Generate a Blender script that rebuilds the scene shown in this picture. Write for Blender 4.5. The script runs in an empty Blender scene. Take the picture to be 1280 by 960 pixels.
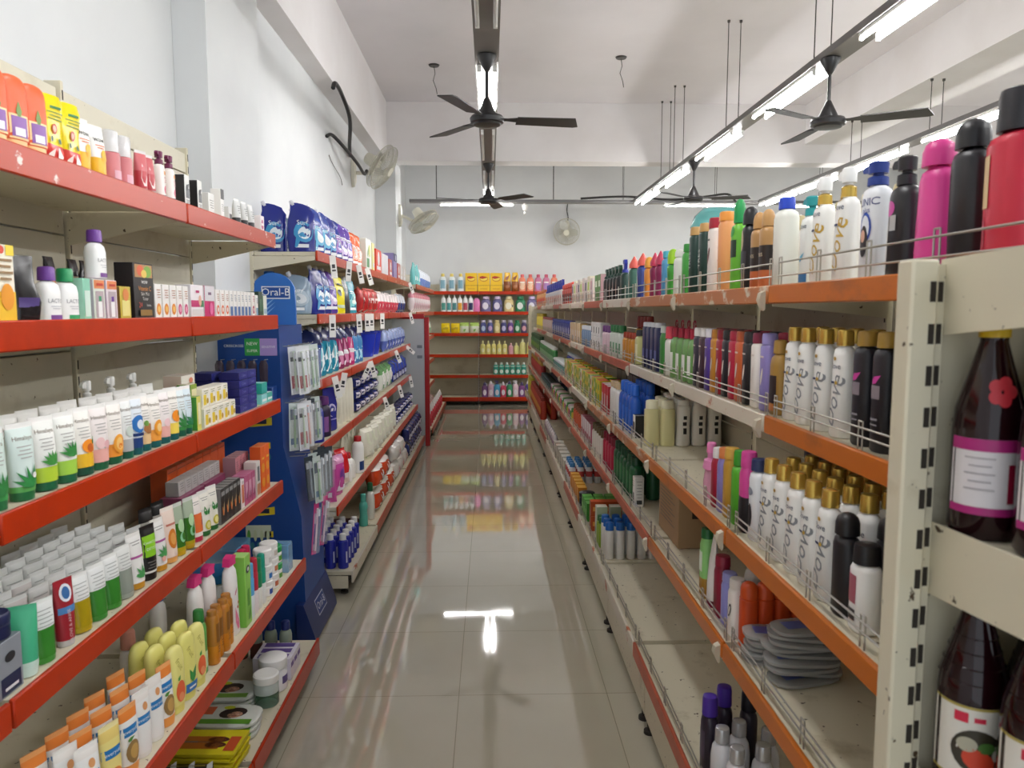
import bpy, bmesh, math, random
from mathutils import Vector, Matrix
random.seed(7)
SC = bpy.context.scene
COL = SC.collection
PI = math.pi

# ------------------------------------------------------------------ materials
def lin(h):
    h = h.lstrip('#'); h = ''.join(q*2 for q in h) if len(h) == 3 else h
    c = [int(h[i:i+2], 16)/255 for i in (0, 2, 4)]
    return tuple(x/12.92 if x <= .04045 else ((x+.055)/1.055)**2.4 for x in c) + (1,)
MATS = {}
def mat(h, rough=.38, metal=0., trans=0., emit=0., spec=.5):
    k = (h, rough, metal, trans, emit, spec)
    if k in MATS: return MATS[k]
    m = bpy.data.materials.new('paint_' + h.strip('#'))
    m.use_nodes = True
    b = m.node_tree.nodes['Principled BSDF']
    b.inputs['Base Color'].default_value = lin(h)
    b.inputs['Roughness'].default_value = rough
    b.inputs['Metallic'].default_value = metal
    b.inputs['Transmission Weight'].default_value = trans
    b.inputs['Specular IOR Level'].default_value = spec
    if trans: b.inputs['IOR'].default_value = 1.15
    if emit:
        b.inputs['Emission Color'].default_value = (1, 1, 1, 1)
        b.inputs['Emission Strength'].default_value = emit
    MATS[k] = m
    return m
def clear(h, rough=.12, a=.6):
    k = (h, rough, 'clear', a)
    if k not in MATS:
        m = mat(h, rough).copy(); m.name = 'clear_' + h.strip('#'); m.node_tree.nodes['Principled BSDF'].inputs['Alpha'].default_value = a; MATS[k] = m
    return MATS[k]
def worn(name, base, chip, scale=(9, 9, 9), lo=.62, hi=.68, rough=.35, bump=0., speck=None):
    """painted metal with chipped patches and rust specks of its own"""
    m = bpy.data.materials.new(name); m.use_nodes = True
    nt = m.node_tree; N = nt.nodes; L = nt.links; b = N['Principled BSDF']
    tc = N.new('ShaderNodeTexCoord'); mp = N.new('ShaderNodeMapping'); mp.inputs['Scale'].default_value = scale
    geo = N.new('ShaderNodeNewGeometry')
    L.new(geo.outputs['Position'], mp.inputs['Vector'])
    nz = N.new('ShaderNodeTexNoise'); nz.inputs['Scale'].default_value = 1; nz.inputs['Detail'].default_value = 6; nz.inputs['Roughness'].default_value = .62
    L.new(mp.outputs[0], nz.inputs['Vector'])
    mr = N.new('ShaderNodeMapRange'); mr.inputs[1].default_value = lo; mr.inputs[2].default_value = hi
    L.new(nz.outputs['Fac'], mr.inputs[0])
    mx = N.new('ShaderNodeMix'); mx.data_type = 'RGBA'
    mx.inputs[6].default_value = lin(base); mx.inputs[7].default_value = lin(chip)
    L.new(mr.outputs[0], mx.inputs[0])
    out = mx.outputs[2]
    if speck:
        n2 = N.new('ShaderNodeTexNoise'); n2.inputs['Scale'].default_value = 55; n2.inputs['Detail'].default_value = 3
        L.new(geo.outputs['Position'], n2.inputs['Vector'])
        m2 = N.new('ShaderNodeMapRange'); m2.inputs[1].default_value = speck[1]; m2.inputs[2].default_value = speck[1]+.03
        L.new(n2.outputs['Fac'], m2.inputs[0])
        x2 = N.new('ShaderNodeMix'); x2.data_type = 'RGBA'; x2.inputs[7].default_value = lin(speck[0])
        L.new(m2.outputs[0], x2.inputs[0]); L.new(out, x2.inputs[6]); out = x2.outputs[2]
    L.new(out, b.inputs['Base Color'])
    b.inputs['Roughness'].default_value = rough; b.inputs['Specular IOR Level'].default_value = .3
    return m
CREAM = worn('cream_rack_paint', '#d8d0b8', '#b8ad92', (7, 7, 7), .60, .74, .42, speck=('#4a3a28', .69))
CREAMD = worn('cream_panel_paint', '#cec8b4', '#b5ab92', (3, 5, 5), .55, .75, .45, speck=('#5d4e3a', .715))
RED = worn('red_fascia_paint', '#b5310a', '#a12a0a', (6, 6, 6), .5, .7, .3)
REDCHIP = worn('red_fascia_chipped', '#b33512', '#e8d8cf', (13, 13, 20), .63, .67, .3)
FADED = worn('faded_salmon_fascia', '#b55a40', '#9a4a34', (7, 7, 7), .5, .7, .4)
ORANGE = worn('orange_fascia_paint', '#bf671c', '#a35c26', (5, 5, 9), .55, .66, .3)
ORANGEW = worn('orange_fascia_worn', '#b87343', '#d4c9b4', (10, 10, 14), .55, .62, .35)
BARE = worn('bare_fascia_paint', '#d8cfbd', '#b96a44', (9, 9, 12), .60, .66, .4)
WIRE = mat('#b9b6ac', .3, .7)
DARKGAP = mat('#2c261f', .8)
WHITE = mat('#f2f1ec', .4)

# ------------------------------------------------------------------ mesh builder
def sup(t, rx, ry, e):
    c, s = math.cos(t), math.sin(t)
    return (rx*math.copysign(abs(c)**(2/e), c), ry*math.copysign(abs(s)**(2/e), s))
def ring_at(R, z):
    if z <= R[0][0]: return R[0]
    for a, b in zip(R, R[1:]):
        if a[0] <= z <= b[0] and b[0] > a[0]:
            t = (z-a[0])/(b[0]-a[0])
            return (z,) + tuple(a[i]+(b[i]-a[i])*t for i in (1, 2, 3))
    return R[-1]
def cut(R, zs):
    R = list(R)
    for z in zs:
        if not any(abs(r[0]-z) < 1e-5 for r in R) and R[0][0] < z < R[-1][0]:
            r = ring_at(R, z); R.append(r); R.sort(key=lambda q: q[0])
    return R
def surf_of(R, off=.0007):
    def f(x, z):
        _, rx, ry, e = ring_at(R, z)
        q = min(.985, abs(x)/max(rx, 1e-5))
        return Vector((max(-rx*.985, min(rx*.985, x)), -ry*(1-q**e)**(1/e)-off, z))
    return f
TXT = {}
def text_mesh(s, shear=0.):
    k = (s, shear)
    if k in TXT: return TXT[k]
    cu = bpy.data.curves.new('lettering', 'FONT'); cu.body = s; cu.size = 1; cu.shear = shear
    cu.align_x = 'CENTER'; cu.align_y = 'CENTER'; cu.resolution_u = 2
    o = bpy.data.objects.new('lettering', cu); COL.objects.link(o)
    bpy.context.view_layer.update()
    me = o.evaluated_get(bpy.context.evaluated_depsgraph_get()).to_mesh()
    vs = [v.co.copy() for v in me.vertices]; fs = [tuple(p.vertices) for p in me.polygons]
    bpy.data.objects.remove(o); bpy.data.curves.remove(cu)
    TXT[k] = (vs, fs)
    return TXT[k]

class MB:
    def __init__(s): s.bm = bmesh.new(); s.mats = []
    def m(s, mt):
        if isinstance(mt, str): mt = mat(mt)
        if mt not in s.mats: s.mats.append(mt)
        return s.mats.index(mt)
    def face(s, vs, mi, smooth=False):
        try: f = s.bm.faces.new(vs)
        except ValueError: return None
        f.material_index = mi; f.smooth = smooth; return f
    def box(s, x0, x1, y0, y1, z0, z1, mt, bev=0., M=None):
        mi = s.m(mt)
        ret = bmesh.ops.create_cube(s.bm, size=1)
        vs = ret['verts']
        for v in vs:
            v.co = Vector(((x0+x1)/2+v.co.x*(x1-x0), (y0+y1)/2+v.co.y*(y1-y0), (z0+z1)/2+v.co.z*(z1-z0)))
        fs = {f for v in vs for f in v.link_faces}
        for f in fs: f.material_index = mi
        if bev:
            es = {e for f in fs for e in f.edges}
            r = bmesh.ops.bevel(s.bm, geom=list(es), offset=bev, segments=1, affect='EDGES', profile=.5)
            for f in r['faces']: f.material_index = mi
            vs = list({v for f in r['faces'] for v in f.verts} | {v for v in vs if v.is_valid})
        if M is not None:
            for v in vs: v.co = M @ v.co
        return s
    def loft(s, R, mt, n=20, bands=None, M=None, capb=True, capt=True):
        """rings (z, rx, ry, e); bands = [(z from which, material)]"""
        base = s.m(mt)
        bands = sorted([(z, s.m(b)) for z, b in (bands or [])], key=lambda q: q[0])
        if bands: R = cut(R, [b[0] for b in bands])
        rows = []
        for z, rx, ry, e in R:
            row = []
            for i in range(n):
                x, y = sup(2*PI*i/n, rx, ry, e)
                c = Vector((x, y, z))
                row.append(s.bm.verts.new(M @ c if M is not None else c))
            rows.append(row)
        for j in range(len(R)-1):
            zm = (R[j][0]+R[j+1][0])/2; mi = base
            for bz, bm_ in bands:
                if zm >= bz-1e-6: mi = bm_
            for i in range(n):
                s.face((rows[j][i], rows[j][(i+1) % n], rows[j+1][(i+1) % n], rows[j+1][i]), mi, True)
            last = mi
        if capb: s.face(rows[0][::-1], base)
        if capt: s.face(rows[-1], last)
        return s
    def tube(s, P, r, mt, n=6, closed=False):
        mi = s.m(mt); P = [Vector(p) for p in P]; rows = []
        N = len(P)
        for k, p in enumerate(P):
            d = (P[(k+1) % N if closed else min(k+1, N-1)] - P[(k-1) % N if closed else max(k-1, 0)]).normalized()
            u = d.orthogonal() if abs(d.z) > .99 else Vector((0, 0, 1)).cross(d); u.normalize(); w = d.cross(u)
            rr = r[k] if isinstance(r, (list, tuple)) else r
            rows.append([s.bm.verts.new(p+u*rr*math.cos(2*PI*i/n)+w*rr*math.sin(2*PI*i/n)) for i in range(n)])
        for k in range(N if closed else N-1):
            a, b = rows[k], rows[(k+1) % N]
            for i in range(n): s.face((a[i], a[(i+1) % n], b[(i+1) % n], b[i]), mi, True)
        if not closed: s.face(rows[0][::-1], mi); s.face(rows[-1], mi)
        return s
    def prism(s, poly, y0, y1, mt, axis='y', M=None):
        """extrude an outline: axis y -> poly in (x,z); axis z -> (x,y); axis x -> (y,z)"""
        mi = s.m(mt)
        def P(a, b, t):
            v = Vector((a, t, b)) if axis == 'y' else Vector((a, b, t)) if axis == 'z' else Vector((t, a, b))
            return M @ v if M is not None else v
        A = [s.bm.verts.new(P(a, b, y0)) for a, b in poly]; B = [s.bm.verts.new(P(a, b, y1)) for a, b in poly]
        n = len(poly)
        s.face(A, mi); s.face(B[::-1], mi)
        for i in range(n): s.face((A[i], B[i], B[(i+1) % n], A[(i+1) % n]), mi)
        return s
    # ---- printed marks laid on a surface f(x, z)
    def rect(s, f, x0, x1, z0, z1, mt, nx=6, nz=3):
        mi = s.m(mt)
        g = [[s.bm.verts.new(f(x0+(x1-x0)*i/nx, z0+(z1-z0)*j/nz)) for i in range(nx+1)] for j in range(nz+1)]
        for j in range(nz):
            for i in range(nx): s.face((g[j][i], g[j][i+1], g[j+1][i+1], g[j+1][i]), mi, True)
    def oval(s, f, cx, cz, rx, rz, mt, rot=0., n=14):
        mi = s.m(mt); c = s.bm.verts.new(f(cx, cz)); a = math.radians(rot)
        def pt(t, k):
            x, z = rx*k*math.cos(t), rz*k*math.sin(t)
            return f(cx+x*math.cos(a)-z*math.sin(a), cz+x*math.sin(a)+z*math.cos(a))
        inn = [s.bm.verts.new(pt(2*PI*i/n, .55)) for i in range(n)]; out = [s.bm.verts.new(pt(2*PI*i/n, 1)) for i in range(n)]
        for i in range(n):
            s.face((c, inn[i], inn[(i+1) % n]), mi, True); s.face((inn[i], out[i], out[(i+1) % n], inn[(i+1) % n]), mi, True)
    def leaf(s, f, cx, cz, ln, ang, w, mt):
        mi = s.m(mt); a = math.radians(ang)
        d = (math.cos(a), math.sin(a)); p = (-d[1], d[0])
        L = [s.bm.verts.new(f(cx+d[0]*ln*t+p[0]*w*k, cz+d[1]*ln*t+p[1]*w*k)) for t, k in ((0, -.25), (.35, -.5), (1, 0), (.35, .5), (0, .25))]
        s.face(L, mi)
    def text(s, f, t, cx, cz, size, mt, rot=0., shear=0.):
        mi = s.m(mt); vs, fs = text_mesh(t, shear); a = math.radians(rot); ca, sa = math.cos(a), math.sin(a)
        bm2 = bmesh.new(); nv = [bm2.verts.new((v.x*size, v.y*size, 0)) for v in vs]
        for q in fs:
            try: bm2.faces.new([nv[i] for i in q])
            except ValueError: pass
        for lim in (.012, .006):
            es = [e for e in bm2.edges if e.calc_length() > lim]
            if es and size < .3: bmesh.ops.subdivide_edges(bm2, edges=es, cuts=1)
        mp = {}
        for v in bm2.verts: mp[v] = s.bm.verts.new(f(cx+v.co.x*ca-v.co.y*sa, cz+v.co.x*sa+v.co.y*ca))
        for q in bm2.faces: s.face([mp[v] for v in q.verts], mi)
        bm2.free()
    def decals(s, f, D, N=(0, -1, 0)):
        N = Vector(N)
        for i, d in enumerate(D or []):
            getattr(s, d[0])(lambda x, z, k=N*.00035*i: f(x, z)+k, *d[1:])
    def done(s, name, sharp=40):
        me = bpy.data.meshes.new(name)
        s.bm.normal_update(); s.bm.to_mesh(me); s.bm.free()
        for m in s.mats: me.materials.append(m)
        try: me.set_sharp_from_angle(angle=math.radians(sharp))
        except Exception: pass
        return me

# ------------------------------------------------------------------ objects
class Proto:
    def __init__(s, name, mesh, kids=None, label=None, dims=None): s.name, s.mesh, s.kids, s.label, s.dims = name, mesh, kids or [], label, dims
def put(p, loc=(0, 0, 0), rz=0., parent=None, rx=0., ry=0.):
    o = bpy.data.objects.new(p.name, p.mesh); COL.objects.link(o)
    if parent is not None: o.parent = parent
    o.location = loc; o.rotation_euler = (rx, ry, rz)
    if p.label: o['label'] = p.label
    for k in p.kids: put(k, parent=o)
    return o
def tag(o, label, cat, group=None, kind=None):
    o['label'] = label; o['category'] = cat
    if group: o['group'] = group
    if kind: o['kind'] = kind
    return o
def empty(name, loc, label, cat, group=None, rz=0.):
    o = bpy.data.objects.new(name, None); COL.objects.link(o); o.location = loc; o.rotation_euler = (0, 0, rz)
    return tag(o, label, cat, group)
def part(name, mb, parent, label=None):
    o = bpy.data.objects.new(name, mb.done(name) if isinstance(mb, MB) else mb); COL.objects.link(o); o.parent = parent
    if label: o['label'] = label
    return o
def struct(name, mb):
    o = bpy.data.objects.new(name, mb.done(name)); COL.objects.link(o); o['kind'] = 'structure'
    return o

# registry of goods: labels are worked out at the end
GOODS = []
YS = {'near left rack top shelf': .02, 'near left rack third shelf': .008, 'near left rack fourth shelf': -.085, 'near left rack fifth shelf': -.085, 'near left rack base shelf': -.11, 'right gondola top shelf': .012, 'right gondola second shelf': -.02, 'right gondola third shelf': -.045, 'right gondola fourth shelf': -.075, 'right gondola base shelf': -.11}
def good(p, desc, where, loc, rz=0., cat='bottle', rx=0., ry=0., same=False):
    loc = (loc[0], loc[1]*(1.03 if where == 'near left rack top shelf' else 1)+YS.get(where, 0), loc[2])
    if rx == 0 and p.name in ('refill_pouch', 'sanitary_pack', 'glove_pack', 'wipes_pack', 'scrub_tube', 'gel_tube', 'face_wash_tube'): rx = math.radians(random.uniform(-3.2, 1.2))
    if rx: loc = (loc[0], loc[1], loc[2]+abs(math.sin(rx))*p.dims[1]*.5+.0004)
    o = put(p, loc, rz, None, rx, ry)
    GOODS.append((o, desc, where, cat, same))
    return o
ORD = 'first second third fourth fifth sixth seventh eighth ninth tenth eleventh twelfth'.split()
def settle_labels():
    by = {}
    for g in GOODS: by.setdefault((g[1], g[2]), []).append(g)
    for (desc, where), L in by.items():
        bw = where.startswith('back wall')
        L.sort(key=lambda g: g[0].location.x if bw else (round(g[0].location.y, 2), abs(g[0].location.x)))
        n = len(L)
        for i, g in enumerate(L):
            o = g[0]; o['category'] = g[3]
            if n == 1: o['label'] = f'{desc} on {where}'
            elif n > 12 or g[4]:
                o['label'] = f'{desc} on {where}'; o['group'] = f'{desc} on {where}'
            else:
                o['label'] = f'{desc} on {where}, {ORD[i]} from {"left" if bw else "near"} end'; o['group'] = f'{desc} on {where}'

# ------------------------------------------------------------------ kinds of goods
def cap_on(mb, style, z, r, ch, mt, ry=None, mt2=None):
    ry = ry or r
    if style == 'flip':
        mb.loft([(z, r, ry, 2.2), (z+ch*.8, r*.96, ry*.96, 2.2), (z+ch*.95, r*.88, ry*.88, 2.2), (z+ch, r*.6, ry*.6, 2.2)], mt, 16)
    elif style == 'dome':
        mb.loft([(z, r, ry, 2.3), (z+ch*.55, r*.97, ry*.97, 2.3), (z+ch*.8, r*.82, ry*.82, 2.2), (z+ch*.95, r*.5, ry*.5, 2), (z+ch, r*.2, ry*.2, 2)], mt, 18)
    elif style == 'cone':
        mb.loft([(z, r, ry, 2), (z+ch*.3, r, ry, 2), (z+ch, r*.12, ry*.12, 2)], mt, 14)
    elif style == 'square':
        mb.loft([(z, r, ry, 5), (z+ch*.93, r, ry, 5), (z+ch, r*.9, ry*.9, 5)], mt, 20)
    elif style == 'pump':
        mb.loft([(z, r, ry, 2), (z+ch*.34, r*.95, ry*.95, 2), (z+ch*.42, r*.5, ry*.5, 2)], mt2 or mt, 16)
        mb.loft([(z+ch*.4, r*.5, r*.5, 2), (z+ch*.56, r*.5, r*.5, 2)], mt, 12)
        mb.loft([(z+ch*.5, r*.9, r*.9, 2), (z+ch*.93, r*.95, r*.95, 2), (z+ch, r*.75, r*.75, 2)], mt, 18)
        mb.prism([(-r*2.3, z+ch*.66), (-r*.3, z+ch*.6), (-r*.3, z+ch*.97), (-r*2.1, z+ch*.93), (-r*2.45, z+ch*.78)], -r*.36, r*.36, mt)
    elif style == 'trigger':
        mb.loft([(z, r, ry, 2), (z+ch*.25, r*.8, ry*.8, 2)], mt, 12)
        mb.prism([(-r*.5, z+ch*.22), (r*.6, z+ch*.22), (r*1.1, z+ch*.7), (r*.6, z+ch), (-r*1.5, z+ch*.98), (-r*1.7, z+ch*.72), (-r*.7, z+ch*.66)], -r*.45, r*.45, mt)
        mb.prism([(-r*1.1, z+ch*.66), (-r*.8, z+ch*.66), (-r*1.0, z+ch*.2), (-r*1.25, z+ch*.24)], -r*.25, r*.25, mt)
    elif style == 'ring':
        mb.loft([(z, r, ry, 2), (z+ch*.5, r*.9, ry*.9, 2), (z+ch*.55, r*.4, ry*.4, 2)], mt, 12)
        mb.tube([(r*.9*math.cos(2*PI*i/14), 0, z+ch*.55+r*.8+r*.9*math.sin(2*PI*i/14)) for i in range(14)], r*.14, mt, 5, True)
    elif style == 'fin':
        mb.prism([(-r, z), (r, z), (r*.9, z+ch*.5), (r*1.2, z+ch*.8), (r*.3, z+ch), (-r*.7, z+ch*.75)], -ry*.55, ry*.55, mt)
CAPNAME = {'pump': 'pump_head', 'trigger': 'spray_head'}
def bottle(name, w, d, h, body, cap, ch=.035, e=2.4, cw=.36, sh=.13, neck=.42, style='flip', bands=None, D=None, mono=False, taper=1., foot=1., cap2=None, n=20, waist=0., caplabel=None):
    hb = h-ch; a, b = w/2, d/2
    R = [(0, a*.9*foot, b*.88*foot, e), (h*.018, a*foot, b*foot, e)]
    if waist: R += [(hb*.3, a*(1-waist*.3), b*(1-waist*.3), e), (hb*.52, a*(1-waist), b*(1-waist), e), (hb*.7, a*(1-waist*.3), b*(1-waist*.3), e)]
    R += [(hb*(1-sh), a*taper, b*taper, e), (hb*(1-sh*.4), a*taper*.88, b*taper*.88, e), (hb*(1-sh*.1), a*max(neck, taper*.6), b*max(neck, taper*.6), 2.1), (hb, max(a*neck, .003), max(a*neck, .003) if neck < .7 else b*taper*.8, 2)]
    mb = MB(); mb.loft(R, body, n, bands)
    mb.decals(surf_of(R), D)
    r = w*cw*.92; rr = r if style in ('pump', 'flip', 'trigger', 'ring') else min(r, b*.95) if style != 'square' else r
    ry = min(r, b*.98)
    kids = []
    if mono: cap_on(mb, style, hb, r, ch, cap, ry, cap2)
    else:
        c = MB(); cap_on(c, style, hb, r, ch, cap, ry, cap2)
        kids = [Proto(CAPNAME.get(style, 'cap'), c.done('cap'), label=caplabel)]
    return Proto(name, mb.done(name), kids, dims=(w, d, h))
def tube(name, w, h, body, cap='#0d5a4a', ch=.018, cr=.42, d=.034, bands=None, D=None, mono=False, crimp=None, up=False):
    """soft tube: stands on its cap with a flat crimp on top (up: closed end without a cap below)"""
    r = w*cr
    R = [(ch, r*1.02, d/2, 2), (ch+h*.25, w*.47, d*.47, 2), (ch+h*.55, w*.49, d*.36, 2.1), (h*.9, w/2, d*.12, 2.4), (h*.935, w/2, .0018, 3), (h, w/2, .0016, 3)]
    mb = MB(); bb = list(bands or [])
    if crimp: bb.append((h*.93, crimp))
    mb.loft(R, body, 20, bb); mb.decals(surf_of(R), D)
    kids = []
    c = mb if mono else MB()
    c.loft([(0, r*.94, d*.47, 2), (ch, r*1.0, d*.49, 2)], cap, 16)
    if not mono: kids = [Proto('cap', c.done('cap'))]
    return Proto(name, mb.done(name), kids, dims=(w, d, h))
def carton(name, w, d, h, front, side=None, top=None, D=None, DS=None, DT=None, bev=.0012):
    mb = MB(); mb.box(-w/2, w/2, -d/2, d/2, 0, h, front, bev)
    mb.bm.normal_update()
    si, ti = mb.m(side or front), mb.m(top or side or front)
    for f in mb.bm.faces:
        if abs(f.normal.x) > .8: f.material_index = si
        elif f.normal.z > .8: f.material_index = ti
    o = .0006
    mb.decals(lambda x, z: Vector((x, -d/2-o, z)), D)
    mb.decals(lambda x, z: Vector((-w/2-o, -x, z)), DS, (-1, 0, 0))
    mb.decals(lambda x, z: Vector((w/2+o, x, z)), DS, (1, 0, 0))
    mb.decals(lambda x, z: Vector((x, z, h+o)), DT, (0, 0, 1))
    return Proto(name, mb.done(name), dims=(w, d, h))
def pouch(name, w, d, h, body, bands=None, D=None, spout=None, slant=0., seed=1, tear=True):
    rnd = random.Random(seed); body = mat(body, .2) if isinstance(body, str) else body; bands = [(z, mat(c, .2)) for z, c in (bands or [])]
    R = [(0, w*.42, d*.42, 2.6), (h*.03, w*.47, d*.5, 2.8), (h*.3, w*.5, d*.46, 2.6), (h*.6, w*.485, d*.36, 2.4), (h*.85, w*.43, d*.17, 2.4), (h*.95, w*.37, .004, 3), (h, w*.36, .003, 3)]
    mb = MB(); mb.loft(R, body, 22, bands); mb.decals(surf_of(R, .0015), D)
    ph = [rnd.uniform(0, 6) for _ in range(4)]
    for v in mb.bm.verts:
        z, x = v.co.z, v.co.x
        k = min(1, z/h*2)
        v.co.y += (.006*math.sin(38*x+ph[0]+50*z)+.005*math.sin(95*z+ph[1]+30*x))*k*.6
        v.co.x += (.004*math.sin(70*z+ph[2])+.004*math.sin(31*z+ph[3]))*k
        if slant: v.co.z -= slant*max(0, x/(w/2))*h*.22*(z/h)**2
    kids = []
    if spout:
        c = MB(); M = Matrix.Translation((-w*.27, 0, h*.95)) @ Matrix.Rotation(math.radians(-28), 4, 'Y')
        c.loft([(0, .009, .009, 2), (.008, .009, .009, 2), (.009, .013, .013, 2), (.027, .012, .012, 2), (.029, .009, .009, 2)], spout, 12, M=M)
        kids = [Proto('spout_cap', c.done('spout_cap'))]
    return Proto(name, mb.done(name), kids, dims=(w, d, h))
def packet(name, w, d, h, body, bands=None, D=None, seed=1, e=2.6):
    """pillow pack standing on its edge, sealed at both ends"""
    rnd = random.Random(seed); body = mat(body, .2) if isinstance(body, str) else body; bands = [(z, mat(c, .2)) for z, c in (bands or [])]
    R = [(0, w*.48, .002, 3), (h*.05, w*.48, .003, 3), (h*.14, w*.49, d*.38, e), (h*.5, w*.5, d*.5, e), (h*.86, w*.49, d*.38, e), (h*.95, w*.48, .003, 3), (h, w*.48, .002, 3)]
    mb = MB(); mb.loft(R, body, 22, bands); mb.decals(surf_of(R, .0015), D)
    p0, p1 = rnd.uniform(0, 6), rnd.uniform(0, 6)
    for v in mb.bm.verts:
        v.co.y += .006*math.sin(60*v.co.x+p0)*math.sin(45*v.co.z+p1)
        v.co.x += .002*math.sin(80*v.co.z+p1)
    return Proto(name, mb.done(name), dims=(w, d, h))
def jar(name, r, h, body, lid, lh=.03, bands=None, D=None, lr=1.03, mono=False, glass=None):
    R = [(0, r*.9, r*.9, 2), (h*.04, r, r, 2), ((h-lh)*.88, r, r, 2), (h-lh, r*.86, r*.86, 2)]
    mb = MB(); mb.loft(R, body, 24, bands); mb.decals(surf_of(R), D)
    c = mb if mono else MB(); z = h-lh
    c.loft([(z, r*lr*.98, r*lr*.98, 2), (z+.003, r*lr, r*lr, 2), (h-.004, r*lr, r*lr, 2), (h, r*lr*.9, r*lr*.9, 2)], lid, 24)
    return Proto(name, mb.done(name), [] if mono else [Proto('lid', c.done('lid'))], dims=(2*r, 2*r, h))
def hang_pack(name, w, h, card, item, D=None, brush=True):
    """carded pack that hangs from a display hook, origin at the hook hole on top"""
    mb = MB(); mb.box(-w/2, w/2, -.0008, .0008, -h, 0, card, 0)
    mb.decals(lambda x, z: Vector((x, -.0014, z)), D)
    c = MB()
    if brush:
        R = [(-h*.93, .005, .004, 2), (-h*.75, .0065, .005, 2), (-h*.5, .005, .004, 2), (-h*.33, .0035, .003, 2), (-h*.26, .006, .003, 2.5), (-h*.1, .006, .003, 2.5)]
        c.loft(R, item, 10, M=Matrix.Translation((0, -.008, 0)))
        c.box(-.005, .005, -.02, -.01, -h*.25, -h*.12, '#e9edf2')
        kids = [Proto('toothbrush', c.done('toothbrush'))]
    else: c.bm.free(); kids = []
    bl = MB(); bl.loft([(-h*.97, w*.42, .008, 4), (-h*.95, w*.45, .0115, 4), (-h*.12, w*.45, .0115, 4), (-h*.09, w*.4, .007, 4)], clear('#f4f7fa', .08, .14), 12, M=Matrix.Translation((0, -.013, 0)))
    kids.append(Proto('blister', bl.done('blister'), label='clear plastic blister'))
    return Proto(name, mb.done(name), kids, dims=(w, .03, h))

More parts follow.
